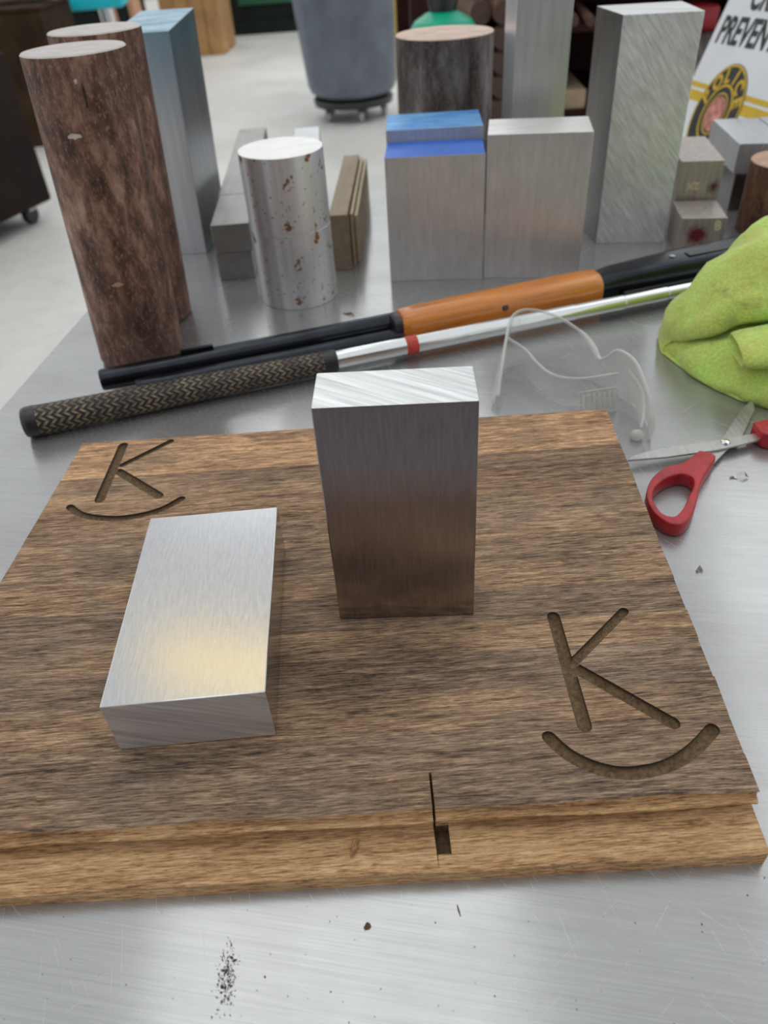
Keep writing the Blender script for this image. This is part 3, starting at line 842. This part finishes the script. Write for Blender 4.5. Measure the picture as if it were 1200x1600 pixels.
def temple(pts, wid, name, ribs=False):
    """flat tapering side arm standing on edge"""
    P = spline(pts, 6); bm = bmesh.new(); rws = []
    for i, p in enumerate(P):
        t = i / (len(P) - 1); h = wid[0] + (wid[1] - wid[0]) * t
        rws.append((bm.verts.new(p), bm.verts.new(p + Vector((0.002, 0.004, h)))))
    for A, B in zip(rws, rws[1:]): bm.faces.new((A[0], B[0], B[1], A[1]))
    bmesh.ops.solidify(bm, geom=list(bm.faces), thickness=0.0022)
    o = obj(name, bm, M_clear, gls, angle=60)
    bm = bmesh.new(); tube(bm, [p + Vector((0.002, 0.004, wid[0] + (wid[1] - wid[0]) * i / (len(P) - 1))) for i, p in enumerate(P)], 0.0012, 8); obj('arm_rim', bm, M_rim, o, angle=60)
    return o, P
temple([gp(0.120, 0.604, 0.010), gp(0.133, 0.590, 0.006), gp(0.140, 0.572, 0.003), gp(0.148, 0.556, 0.002), gp(0.160, 0.546, 0.003), gp(0.176, 0.540, 0.006), gp(0.198, 0.532, 0.014)], (0.022, 0.016), 'side_arm')
arm, P = temple([gp(0.205, 0.532, 0.004), gp(0.212, 0.515, 0.002), gp(0.2105, 0.498, 0.001), gp(0.2045, 0.482, 0.001)], (0.030, 0.008), 'side_arm')
bm = bmesh.new(); box(bm, -0.017, 0.017, -0.001, 0.001, 0, 0.020); bevel(bm, 0.0006)
vent = obj('vent_panel', bm, M_clear, gls, gp(0.184, 0.524, 0.001), rot=(R(-18), 0, R(8)))
for k in range(7):
    bm = bmesh.new(); box(bm, -0.0007, 0.0007, -0.0022, 0, 0.003, 0.017); bevel(bm, 0.0004)
    obj('vent_rib', bm, M_rim, vent, (-0.0135 + 0.0045 * k, -0.0008, 0))
bm = bmesh.new(); lathe(bm, [(0, 0.004), (0.003, 0.0055), (0.006, 0.004), (0.007, 0.001)], 16); obj('arm_tip', bm, M_rim, gls, angle=60, loc=gp(0.2035, 0.484, 0.0005))

# ------------------------------------------------------------------ scissors with red handles
sci = thing('scissors', 'open scissors with red plastic handles on the table beside the wooden board', 'scissors', T(0.2626, 0.4601, 0))
def sp(l): return [(a / 1000 - 0.2626, b3 / 1000 - 0.4601) for a, b3 in l]
bm = bmesh.new(); prism(bm, sp([(184.5, 447.6), (213.4, 447.9), (240.9, 450.8), (254, 452.2), (272, 456.2), (293.0, 462.2), (292.5, 470.0), (276, 467.4), (259.1, 464.2), (222.2, 460.4), (203, 456.6), (190, 452.5)]), 0.0055, 0.0072); bevel(bm, 0.0002, 1)
obj('blade', bm, M_blade, sci)
bm = bmesh.new(); prism(bm, sp([(238.5, 440.0), (244.5, 437.0), (263.0, 455.0), (280.1, 469.8), (305.5, 506.0), (310, 520), (294.5, 506.6), (262.0, 466.0), (254.0, 458.5)]), 0.0036, 0.0053); bevel(bm, 0.0002, 1)
obj('blade', bm, M_blade, sci)
bm = bmesh.new(); lathe(bm, [(0.003, 0.0036), (0.0078, 0.0036), (0.0088, 0.0030), (0.0093, 0.0015)], 28); obj('pivot_screw', bm, M_chrome, sci)
def handle(outer, hole, z0, z1, name):
    o2 = [(v.x, v.y) for v in spline([(a, b3, 0) for a, b3 in outer + outer[:1]], 4)[:-1]]
    h2 = [(v.x, v.y) for v in spline([(a, b3, 0) for a, b3 in hole + hole[:1]], 4)[:-1]]
    bm = bmesh.new(); prism(bm, o2, z0, z1, [h2])
    bm.normal_update()
    es = [e for e in bm.edges if len(e.link_faces) == 2 and abs(e.link_faces[0].normal.dot(e.link_faces[1].normal)) < 0.5 and abs(e.verts[0].co.z - e.verts[1].co.z) < 1e-6]
    bmesh.ops.bevel(bm, geom=es, offset=0.0012, segments=3, profile=0.5, affect='EDGES')
    return obj(name, bm, M_redpl, sci, angle=50)
OUT = [(237.5, 447.5), (221.0, 434.6), (207.2, 430.6), (193.5, 419.6), (184.4, 405.0), (181.4, 393.1), (181.8, 381.0), (186.9, 370.6), (193.5, 366.9), (201.0, 371.0), (211.4, 384.8), (224.4, 409.6), (236.0, 425.3), (246.4, 439.6)]
HOL = [(185.2, 394.6), (190.8, 407.2), (202.0, 417.2), (214.0, 421.0), (220.6, 416.4), (218.6, 407.4), (209.6, 393.6), (201.2, 382.0), (193.4, 375.6), (186.6, 380.4)]
handle(sp(OUT), sp(HOL), 0.0006, 0.0115, 'handle')
OUT2 = [(289.5, 476.0), (304.0, 479.5), (322, 487), (342, 490), (362, 484), (372, 470), (364, 455), (346, 446), (324, 447), (306, 453), (290.5, 459.5)]
HOL2 = [(308, 472), (324, 479), (342, 482), (358, 477), (365, 469), (358, 460), (344, 453), (326, 454), (310, 461)]
handle(sp(OUT2), sp(HOL2), 0.0010, 0.0135, 'handle')

# ------------------------------------------------------------------ green cloth
clo = thing('folded_cloth', 'crumpled lime green microfibre cloth folded over beside the scissors', 'cloth', T(0.36, 0.60, 0))
def interp(x, tab):
    for (a, fa), (b2, fb) in zip(tab, tab[1:]):
        if x <= b2:
            t = max(0, (x - a) / (b2 - a)); t = t * t * (3 - 2 * t) * 0.5 + t * 0.5; return fa + (fb - fa) * t
    return tab[-1][1]
FR = [(0.268, 0.618), (0.272, 0.602), (0.280, 0.568), (0.290, 0.545), (0.305, 0.522), (0.322, 0.506), (0.345, 0.495), (0.40, 0.482), (0.50, 0.478)]
BK = [(0.268, 0.622), (0.272, 0.640), (0.280, 0.655), (0.295, 0.668), (0.320, 0.684), (0.350, 0.694), (0.40, 0.700), (0.50, 0.700)]
HT = [(0.268, 0.010), (0.272, 0.026), (0.280, 0.042), (0.290, 0.056), (0.305, 0.076), (0.320, 0.090), (0.345, 0.106), (0.380, 0.120), (0.50, 0.125)]
SEC = spline([(0.02, 0.0, 0), (-0.012, 0.10, 0), (0.015, 0.22, 0), (0.09, 0.33, 0), (0.19, 0.40, 0), (0.30, 0.43, 0), (0.405, 0.435, 0), (0.42, 0.465, 0), (0.37, 0.50, 0), (0.325, 0.56, 0), (0.325, 0.65, 0),
              (0.39, 0.79, 0), (0.51, 0.93, 0), (0.65, 1.0, 0), (0.80, 0.93, 0), (0.93, 0.62, 0), (1.0, 0.25, 0), (0.985, 0.02, 0), (0.80, 0.0, 0), (0.4, 0.0, 0), (0.1, 0.0, 0)], 4)
bm = bmesh.new(); rings = []
xs = [0.268, 0.2695, 0.272, 0.275, 0.279, 0.284] + [0.290 + 0.0065 * k for k in range(33)]
from mathutils import noise as mn
for x in xs:
    f, b2, h = interp(x, FR), interp(x, BK), interp(x, HT)
    ring = []
    for q_ in SEC:
        y = f + (b2 - f) * q_.x; z = h * q_.y
        p = Vector((x, y, z))
        if z > 0.002:
            nv = mn.noise_vector(p * 24) * 0.0062 + mn.noise_vector(p * 62 + Vector((5, 1, 2))) * 0.0024
            p += nv
            p.z += 0.0045 * math.sin((x * 0.8 + y) * 95) * min(1, z / 0.03) * (0.6 if q_.y > 0.5 else 1.0)
        p.z = max(p.z, 0.0006)
        ring.append(bm.verts.new(p - Vector((0.36, 0.60, 0))))
    rings.append(ring)
m_ = len(SEC)
for A, B in zip(rings, rings[1:]):
    for k in range(m_): bm.faces.new((A[k], A[(k + 1) % m_], B[(k + 1) % m_], B[k]))
bm.faces.new(rings[0][::-1]); bm.faces.new(rings[-1])
obj('cloth_folds', bm, M_cloth, clo, angle=80)
# rolled inner flap with an open end
bm = bmesh.new(); rings = []
ax0 = Vector((0.3000, 0.5485, 0.0360)); axd = Vector((0.95, -0.16, 0.10)).normalized(); side = Vector((0.16, 0.95, 0)).normalized(); upv = axd.cross(side).normalized()
def flapring(s, a, b2):
    c0 = ax0 + axd * s; r_ = []
    for k in range(28):
        t = 2 * math.pi * k / 28
        p = c0 + side * (a * math.cos(t)) + upv * (b2 * math.sin(t) * (1.0 if math.sin(t) > 0 else 0.8))
        p += mn.noise_vector(p * 60) * 0.0012
        r_.append(bm.verts.new(p - Vector((0.36, 0.60, 0))))
    return r_
for s, a, b2 in ((0.10, 0.024, 0.005), (0.05, 0.023, 0.0055), (0.02, 0.0225, 0.0058), (0.006, 0.0225, 0.0060), (0.001, 0.0235, 0.0072), (0.0, 0.0245, 0.0086), (0.0015, 0.0260, 0.0100), (0.008, 0.0275, 0.0115), (0.03, 0.0300, 0.0150), (0.07, 0.034, 0.022), (0.12, 0.036, 0.026)):
    rings.append(flapring(s, a, b2))
for A, B in zip(rings, rings[1:]):
    for k in range(28): bm.faces.new((A[k], A[(k + 1) % 28], B[(k + 1) % 28], B[k]))
obj('rolled_flap', bm, M_cloth, clo, angle=80)

# ------------------------------------------------------------------ crumbs and chips on the table
M_chipm = plain('bright_metal_chip', (0.80, 0.80, 0.80), 0.22, 1.0, 0.1)
M_chipw = plain('brown_wood_chip', (0.26, 0.14, 0.06), 0.8, 0, 0.3, 200)
def chip(name, label, cat, x, y, yaw, ln, wd, mat, curl=0.6, z=0.0):
    bm = bmesh.new(); rows = []
    for i in range(9):
        t = i / 8 - 0.5; w2 = wd * (0.35 + 0.65 * math.cos(t * 2.6)); zz = 0.0006 + curl * wd * (0.6 + math.sin(t * 7) * 0.5)
        rows.append((bm.verts.new((t * ln, -w2 / 2, zz)), bm.verts.new((t * ln, w2 / 2, zz + w2 * 0.5 * math.sin(t * 5 + 1)))))
    for A, B in zip(rows, rows[1:]): bm.faces.new((A[0], B[0], B[1], A[1]))
    bmesh.ops.solidify(bm, geom=list(bm.faces), thickness=0.0003)
    zmin = min(v.co.z for v in bm.verts)
    for v in bm.verts: v.co.z -= zmin
    return tag(obj(name, bm, mat, None, T(x, y, z), R(yaw)), label, cat)
chip('metal_shaving', 'curled bright metal shaving on the table below the scissors pivot', 'shaving', 0.2605, 0.4255, -12, 0.0125, 0.0042, M_chipm)
chip('metal_shaving', 'tiny bright metal shaving on the table beside the right board edge', 'shaving', 0.1975, 0.3345, 20, 0.0052, 0.0030, M_chipm)
chip('wood_splinter', 'small brown splinter on the table in front of the speckled rounds', 'splinter', -0.0220, 0.7525, -40, 0.0150, 0.0030, M_chipw, 0.2)
chip('wood_crumb', 'dark brown crumb on the table in front of the board joint', 'crumb', -0.0205, 0.1362, 25, 0.0032, 0.0022, M_chipw, 0.3)
chip('wood_splinter', 'thin splinter on the table in front of the board notch', 'splinter', 0.0195, 0.1400, 100, 0.0050, 0.0007, M_chipw, 0.2)
chip('wood_shaving', 'pale wood curl lying on the board ledge left of the joint', 'shaving', -0.0245, 0.1655, 70, 0.0090, 0.0030, M_ledge, 0.5, 0.0112)
# sawdust: nobody could count it
bm = bmesh.new(); rnd = random.Random(3)
def grain(x, y, z, s):
    vs = [bm.verts.new((x + rnd.uniform(-s, s), y + rnd.uniform(-s, s), z + rnd.uniform(0, s))) for _ in range(4)]
    for i, j, k in ((0, 1, 2), (0, 1, 3), (0, 2, 3), (1, 2, 3)):
        try: bm.faces.new((vs[i], vs[j], vs[k]))
        except ValueError: pass
for _ in range(260): grain(-0.0795 + rnd.gauss(0, 0.0022), 0.1205 + rnd.gauss(0, 0.0065), 0.0001, rnd.uniform(0.0002, 0.0008))
for _ in range(160): grain(rnd.uniform(-0.30, 0.24), rnd.uniform(0.085, 0.150), 0.0001, rnd.uniform(0.0002, 0.00055))
o = obj('sawdust', bm, plain('dark_sawdust', (0.07, 0.05, 0.035), 0.95, 0, 0.4, 300), None, T(0, 0, 0)); o['kind'] = 'stuff'; tag(o, 'dark sawdust grains scattered on the table in front of the board', 'sawdust')
bm = bmesh.new()
for _ in range(170): grain(rnd.uniform(-0.22, 0.15), rnd.uniform(0.185, 0.47), BT + 0.0002, rnd.uniform(0.00012, 0.00042))
o = obj('wood_dust', bm, plain('pale_dust', (0.62, 0.58, 0.52), 0.9, 0, 0.2, 300), None, T(0, 0, 0)); o['kind'] = 'stuff'; tag(o, 'pale dust flecks scattered over the wooden board', 'dust')

# ------------------------------------------------------------------ the workshop behind
# sign leaning behind the table
YS = 1.38; kS = YS / 1.12
sc_ = CAM + (T(0.4953, 1.12, 0.0852) - CAM) * kS
rv = Vector((0.0438, -0.9975, 0.0555)); uv = Vector((0.346, 0.0672, 0.9358)); rv.normalize(); uv = (uv - rv * uv.dot(rv)).normalized(); nv_ = rv.cross(uv).normalized()
if nv_.x > 0: nv_ = -nv_
low = (sc_.z - 0.004) / uv.z
sgn = bpy.data.objects.new('police_sign', None); COL.objects.link(sgn)
foot = sc_ - uv * low
Rm = Matrix((rv, uv, rv.cross(uv))).transposed().to_4x4()
sgn.matrix_world = Matrix.Translation(foot) @ Rm
zs = 1.0 if (rv.cross(uv)).dot(nv_) > 0 else -1.0
tag(sgn, 'white crime prevention sign with round black and yellow badge leaning behind the table', 'sign')
M_white = plain('white_sign_board', (0.74, 0.75, 0.78), 0.4, 0, 0.05, 8)
M_ink = plain('black_sign_ink', (0.015, 0.015, 0.015), 0.5)
M_yel = plain('yellow_sign_ink', (0.62, 0.40, 0.015), 0.5, 0, 0.15, 60)
M_crest = plain('red_and_white_crest', (0.55, 0.20, 0.15), 0.5, 0, 0.9, 90)
bm = bmesh.new(); box(bm, -0.140, 0.180, 0.0, low + 0.42, -0.004 if zs > 0 else 0.0, 0.0 if zs > 0 else 0.004); bevel(bm, 0.0008)
obj('sign_panel', bm, M_white, sgn)
def onsign(name, bm, mat, lift, parent=None):
    o = obj(name, bm, mat, parent or sgn)
    if parent is None: o.location = (0, low, lift * zs)
    return o
def disc(r0, r1, n=72):
    bm = bmesh.new(); A = []; 
    for k in range(n):
        a = 2 * math.pi * k / n
        A.append([bm.verts.new((r * math.cos(a), r * math.sin(a), z)) for r, z in ((r0, 0), (r1, 0), (r1, 0.0004), (r0, 0.0004))])
    for k in range(n):
        P_, Q_ = A[k], A[(k + 1) % n]
        for i in range(4): bm.faces.new((P_[i], P_[(i + 1) % 4], Q_[(i + 1) % 4], Q_[i]))
    return bm
for u0, u1 in ((0.009, 0.025), (0.0295, 0.0375)):
    bm = bmesh.new(); box(bm, -0.139, 0.179, u0, u1, 0, 0.0003); onsign('yellow_stripe', bm, M_yel, 0.0002)
RB_ = 0.0760
badge = onsign('badge', disc(0.0001, RB_), M_ink, 0.0008)
for r0, r1 in ((0.940, 0.985), (0.545, 0.595), (0.40, 0.43)):
    o = obj('badge_ring', disc(RB_ * r0, RB_ * r1), M_yel, badge, (0, 0, 0.0004 * zs))
o = obj('badge_crest', disc(0.0001, RB_ * 0.36), M_crest, badge, (0, 0, 0.0004 * zs)); o['label'] = 'red and white crest'
for i, chx in enumerate('POLICE'):
    a = R(90 + 68 - i * 27.2)
    me = text_mesh(chx, RB_ * 0.40, 0.0002, 1.05, 0.0012)
    cx = sum(v.co.x for v in me.vertices) / len(me.vertices)
    for v in me.vertices: v.co.x -= cx
    o = obj('badge_letter', me, M_yel, badge, (math.cos(a) * RB_ * 0.635, math.sin(a) * RB_ * 0.635, 0.0007 * zs), a - R(90))
for s, x, y in (('CRIME', -0.060, 0.1525), ('PREVENTION', -0.1210, 0.1005)):
    me = text_mesh(s, 0.0570, 0.0002, 0.86, 0.0014, 1.0)
    o = onsign('sign_lettering', me, M_ink, 0.0006); o.location.x = x; o.location.y = low + y

# big dark cabinet on casters at the left
M_cab = plain('dark_brown_enamel', (0.022, 0.014, 0.013), 0.6, 0, 0.25, 4, Specular_IOR_Level=0.08)
cb = thing('rolling_cabinet', 'dark brown cabinet on casters at the left behind the rusty bars', 'cabinet', (-1.509, 3.90, 0), R(-22.9))
bm = bmesh.new(); box(bm, -1.1, 0.0, -1.5, 0.0, 0.085, 0.715); bevel(bm, 0.02, 3); obj('body', bm, M_cab, cb)
bm = bmesh.new(); box(bm, -1.08, -0.02, -1.48, -0.02, 0.715, 0.735); bevel(bm, 0.008); obj('top_panel', bm, M_cab, cb)
for px_, py_ in ((-0.08, -0.10), (-0.08, -1.3), (-1.0, -0.10), (-1.0, -1.3)):
    bm = bmesh.new(); lathe(bm, [(-0.02, 0.036), (-0.016, 0.042), (0.016, 0.042), (0.02, 0.036)], 24, 'x'); cst = obj('caster', bm, M_black, cb, (px_, py_, 0.042))
    bm = bmesh.new(); box(bm, -0.026, 0.026, -0.02, 0.02, 0.02, 0.05); obj('caster_fork', bm, M_tedge, cst)

# rusty crate with a hose behind the cabinet
M_crate = plain('rusty_brown_plate', (0.040, 0.024, 0.013), 0.8, 0, 0.5, 6, Specular_IOR_Level=0.1)
M_tan = plain('tan_canvas', (0.34, 0.29, 0.20), 0.85, 0, 0.3, 15)
c1 = at(20, 60, 5.6)
cr_ = thing('steel_bin', 'rusty brown steel bin behind the dark cabinet', 'bin', (c1.x, 5.75, 0))
bm = bmesh.new(); box(bm, -0.6, 0.26, -0.3, 0.35, 0, 0.74); box(bm, -0.56, 0.22, -0.26, 0.31, 0.70, 0.741); bevel(bm, 0.006); obj('bin_body', bm, M_crate, cr_)
bm = bmesh.new(); box(bm, -0.62, 0.28, -0.32, 0.37, 0.74, 0.76); bevel(bm, 0.006); obj('bin_rim', bm, M_crate, cr_)
bm = bmesh.new(); lathe(bm, [(-0.30, 0.03), (-0.28, 0.055), (-0.1, 0.062), (0.1, 0.058), (0.28, 0.055), (0.30, 0.03)], 24, 'x')
tag(obj('canvas_roll', bm, M_tan, None, (c1.x + 0.02, 5.72, 0.76 + 0.062)), 'tan canvas roll lying on the rusty bin', 'roll')

M_mach = plain('dark_machine_paint', (0.012, 0.016, 0.014), 0.6, 0, 0.3, 4, Specular_IOR_Level=0.1)
M_green = plain('green_machine_paint', (0.006, 0.075, 0.035), 0.5, 0, 0.3, 4)
# turquoise stool
M_turq = plain('turquoise_plastic', (0.005, 0.52, 0.62), 0.4, 0, 0.08, 8)
s1 = at(115, 6, 6.4)
stl = thing('turquoise_stool', 'turquoise topped stool with steel legs behind the rusty bars', 'stool', (s1.x, 6.4, 0), R(6))
hz = s1.z
bm = bmesh.new(); box(bm, -0.36, 0.36, -0.2, 0.2, hz - 0.03, hz + 0.06); bevel(bm, 0.02, 3); obj('seat', bm, M_turq, stl)
for ax in (-0.20, 0.24):
    for ay in (-0.15, 0.15):
        bm = bmesh.new(); tube(bm, [(ax, ay, 0.0), (ax * 0.85, ay * 0.8, hz - 0.03)], 0.028, 14); obj('leg', bm, M_chrome, stl)
bm = bmesh.new(); tube(bm, [(-0.19, -0.14, 0.25), (0.23, -0.14, 0.25)], 0.012, 10); obj('stretcher', bm, M_chrome, stl)
k0, k1 = at(40, 30, 7.6), at(205, 30, 7.6)
ch = thing('tool_chest', 'black tool chest behind the turquoise stool', 'cabinet', ((k0.x + k1.x) / 2, 7.75, 0))
wk = (k1.x - k0.x) / 2
bm = bmesh.new(); box(bm, -wk, wk, -0.12, 0.5, 0.06, 1.15); bevel(bm, 0.015); obj('body', bm, M_mach, ch)
for k in range(4):
    bm = bmesh.new(); box(bm, -wk + 0.03, wk - 0.03, -0.14, -0.12, 0.12 + 0.25 * k, 0.35 + 0.25 * k); bevel(bm, 0.006); dr = obj('drawer', bm, M_mach, ch)
    bm = bmesh.new(); box(bm, -0.2, 0.2, -0.165, -0.14, 0.30 + 0.25 * k, 0.32 + 0.25 * k); bevel(bm, 0.004); obj('handle', bm, M_mach, dr)
bm = bmesh.new(); box(bm, -wk + 0.05, wk - 0.05, -0.08, 0.46, 0.0, 0.06); obj('plinth', bm, M_mach, ch)
# orange ladder-like trestle next to it
M_orange = plain('peach_painted_wood', (0.60, 0.33, 0.20), 0.6, 0, 0.15, 10)
o1 = at(188, 30, 6.8)
tr = thing('trestle', 'peach coloured wooden trestle beside the turquoise stool', 'trestle', (o1.x, 6.8, 0))
for dx0, dx1 in ((-0.02, -0.10), (0.16, 0.10)):
    bm = bmesh.new(); tube(bm, [(dx0, 0, 0), (dx1, 0, 1.05)], 0.05, 4); obj('leg', bm, M_orange, tr)
bm = bmesh.new(); box(bm, -0.3, 0.3, -0.05, 0.05, 1.03, 1.10); bevel(bm, 0.005); obj('top_rail', bm, M_orange, tr)

# plywood crate at the top
M_ply = plain('plywood', (0.40, 0.22, 0.085), 0.7, 0, 0.3, 5)
p0, p1 = at(262, 75, 8.9), at(352, 72, 8.9)
pc = thing('plywood_crate', 'brown plywood crate on the floor behind the blue topped bar', 'crate', ((p0.x + p1.x) / 2, 9.1, 0), R(-3))
wd = p1.x - p0.x
for k in range(4):
    bm = bmesh.new(); box(bm, -wd / 2 + wd * k / 4 + 0.004, -wd / 2 + wd * (k + 1) / 4 - 0.004, -0.2, -0.17, 0.0, 1.1); bevel(bm, 0.004); obj('plank', bm, M_ply, pc)
bm = bmesh.new(); box(bm, -wd / 2, wd / 2, -0.17, 0.5, 0.01, 1.09); obj('crate_body', bm, M_ply, pc)

# dark green machine far behind
m0 = at(385, 45, 10.3)
mc = thing('green_machine', 'dark machine with green panel far behind the grey bin', 'machine', (m0.x + 0.1, 10.6, 0))
bm = bmesh.new(); box(bm, -0.75, 1.1, -0.3, 0.6, 0.0, 1.5); bevel(bm, 0.03, 2); obj('machine_body', bm, M_mach, mc)
bm = bmesh.new(); box(bm, -0.15, 0.75, -0.34, -0.29, 0.28, 1.3); bevel(bm, 0.01); obj('door_panel', bm, M_green, mc)
bm = bmesh.new(); box(bm, -0.8, 1.15, -0.36, 0.6, 0.0, 0.12); bevel(bm, 0.01); obj('plinth', bm, M_mach, mc)

# grey tapered bin on a dolly
M_bin = plain('blue_grey_plastic', (0.125, 0.145, 0.18), 0.42, 0, 0.3, 5)
q0 = at(547, 190, 5.55)
bn = thing('round_waste_bin', 'blue grey tapered round bin on a black wheeled dolly', 'bin', (q0.x + 0.035, 5.65, 0))
bm = bmesh.new()
lathe(bm, [(0.135, 0.16), (0.140, 0.235), (0.165, 0.275), (0.205, 0.294), (0.30, 0.303), (0.50, 0.322), (0.85, 0.352), (0.88, 0.372), (0.90, 0.372), (0.90, 0.345), (0.86, 0.335), (0.2, 0.26)], 64, cap=True); obj('bin_body', bm, M_bin, bn)
bm = bmesh.new(); lathe(bm, [(0.085, 0.20), (0.088, 0.262), (0.120, 0.268), (0.128, 0.262), (0.130, 0.2)], 48); dl = obj('dolly', bm, M_black, bn)
for k in range(5):
    a = 2 * math.pi * k / 5 - 1.35
    bm = bmesh.new(); lathe(bm, [(-0.016, 0.034), (-0.012, 0.040), (0.012, 0.040), (0.016, 0.034)], 20, 'x'); wcl = obj('caster', bm, M_tedge, dl, (0.20 * math.cos(a), 0.20 * math.sin(a), 0.040))
    bm = bmesh.new(); box(bm, -0.022, 0.022, -0.018, 0.018, 0.03, 0.087); obj('caster_fork', bm, M_black, dl, (0.20 * math.cos(a), 0.20 * math.sin(a), 0.0))

# material rack behind the table on the right
M_rack = plain('dark_red_brown_rack', (0.030, 0.012, 0.010), 0.7, 0, 0.4, 8, Specular_IOR_Level=0.1)
M_timber = plain('pale_timber', (0.36, 0.27, 0.18), 0.8, 0, 0.2, 12)
M_rod = rust_material('copper_brown_rod', (0.10, 0.05, 0.035), (0.20, 0.105, 0.075), (0.32, 0.19, 0.13))
YR = 2.35
M_rackend = plain('dull_rod_end', (0.085, 0.050, 0.040), 0.6, 0.3, 0.25, 30)
SH = 0.6335
rk = thing('material_rack', 'dark steel rack for bar stock behind the table', 'rack', (0.9, YR, 0))
for px_ in (-0.70, 0.45, 1.2):
    for py_ in (0.06, 0.70):
        bm = bmesh.new(); box(bm, px_ - 0.03, px_ + 0.03, py_ - 0.03, py_ + 0.03, 0, 1.5); bevel(bm, 0.003); obj('upright', bm, M_rack, rk)
for zz in (SH, 1.06, 0.25):
    bm = bmesh.new(); box(bm, -0.67, 1.17, 0.03, 0.66, zz - 0.05, zz); bevel(bm, 0.003); obj('shelf', bm, M_rack, rk)
bm = bmesh.new(); box(bm, -0.67, 1.17, 0.735, 0.75, 0.1, 1.5); obj('back_panel', bm, M_rack, rk)
bm = bmesh.new(); box(bm, -0.34, -0.12, 0.04, 0.72, 0.825, 0.845); bevel(bm, 0.003); obj('arm_plate', bm, M_rack, rk)
bm = bmesh.new(); box(bm, -0.085, 0.085, 0, 0.5, 0, 0.050); bevel(bm, 0.004)
tag(obj('timber_block', bm, M_timber, None, (0.585, YR + 0.05, SH + 0.0002), R(-4)), 'pale timber block lying on the rack shelf behind the tall bars', 'timber')
def rod(x, z, y, r, ln, label, mat, tilt=0.0, group=None):
    bm = bmesh.new(); lathe(bm, [(0, r * 0.94), (0.004, r), (ln, r)], 32)
    for f in bm.faces:
        if f.calc_center_median().z < 0.003: f.material_index = 1
    o = obj('round_rod', bm, [mat, M_rackend], None, (x, y, z), rot=(R(-90), 0, tilt)); tag(o, label, 'metal bar', group); return o
for k in range(5):
    for i in range(2):
        rod(0.352 + 0.0585 * i, SH + 0.0288 + 0.0574 * k, 2.33 - 0.014 * ((k * 3 + i * 2) % 3), 0.0284, 0.62, ('bottom', 'second lowest', 'middle', 'second highest', 'top')[k] + ' copper brown rod stacked on the rack, ' + ('nearer the wide brown round', 'nearer the pale square bar')[i], M_rod, 0, 'rods stacked on the rack')
rod(0.600, 0.845 + 0.0135, 2.33, 0.0132, 0.5, 'thin tan rod on the rack just right of the tall pale square bar', M_rod, R(-8))
rod(0.640, 0.845 + 0.0125, 2.31, 0.0122, 0.5, 'thin tan rod on the rack nearer the tall sawn block', M_rod, R(-8))
bm = bmesh.new(); box(bm, -0.025, 0.025, -0.02, 0.02, 0, 0.03); box(bm, -0.020, -0.008, -0.015, 0.015, 0.029, 0.09); box(bm, 0.008, 0.020, -0.015, 0.015, 0.029, 0.075); bevel(bm, 0.003)
tag(obj('green_clamp', bm, M_green, None, (0.600, 2.46, SH + 0.0504)), 'small dark green clamp standing on the pale timber block', 'clamp')
bm = bmesh.new(); box(bm, -0.07, 0.07, -0.05, 0.05, 0, 0.065); bevel(bm, 0.012, 3)
c = at(1118, 8, 2.40); 
bm2 = bm; tag(obj('red_box', bm2, plain('red_paint', (0.30, 0.012, 0.022), 0.45), None, (c.x - 0.03, 2.50, SH + 0.1602)), 'dark red box on the rack beside the white sign', 'box')
bm = bmesh.new(); box(bm, -0.14, 0.14, -0.10, 0.12, 0, 0.160); bevel(bm, 0.004)
tag(obj('steel_billet', bm, M_scale, None, (c.x - 0.03, 2.50, SH + 0.0002)), 'rusty billet on the rack under the dark red box', 'metal block')
# yellow lashed timber and green cone between bin and rack
M_strap = plain('yellow_strap', (0.50, 0.36, 0.03), 0.6, 0, 0.2, 40)
M_peach = plain('peach_board', (0.52, 0.29, 0.15), 0.65, 0, 0.2, 20)
c = at(640, 30, 4.3)
lb = thing('strapped_board', 'peach board with yellow strap beside the grey bin', 'board', (c.x + 0.075, 4.35, 0))
bm = bmesh.new(); box(bm, -0.13, 0.13, -0.02, 0.02, 0, c.z + 0.30); bevel(bm, 0.004); obj('board_panel', bm, M_peach, lb)
bm = bmesh.new(); box(bm, -0.135, 0.135, -0.026, 0.026, c.z + 0.02, c.z + 0.065); obj('strap', bm, M_strap, lb)
bm = bmesh.new(); box(bm, -0.145, -0.115, -0.03, 0.03, 0, c.z + 0.30); bevel(bm, 0.003); obj('edge_strip', bm, M_strap, lb)
M_bgreen = plain('bright_green_enamel', (0.0, 0.36, 0.21), 0.4, 0, 0.12, 15)
c = at(692, 30, 2.05)
gr = thing('green_funnel', 'bright green conical funnel with black neck behind the wide brown round', 'funnel', (c.x, 2.05, 0))
z0 = c.z - 0.020
bm = bmesh.new(); lathe(bm, [(z0, 0.073), (z0 + 0.002, 0.077), (z0 + 0.018, 0.066), (z0 + 0.033, 0.040), (z0 + 0.038, 0.024)], 48); obj('cone', bm, M_bgreen, gr)
bm = bmesh.new(); lathe(bm, [(z0 + 0.037, 0.030), (z0 + 0.06, 0.036), (z0 + 0.14, 0.030)], 32); obj('neck', bm, M_black, gr)
bm = bmesh.new(); lathe(bm, [(0, 0.10), (0.02, 0.10), (0.03, 0.02), (z0, 0.02)], 24); obj('stand', bm, M_black, gr)
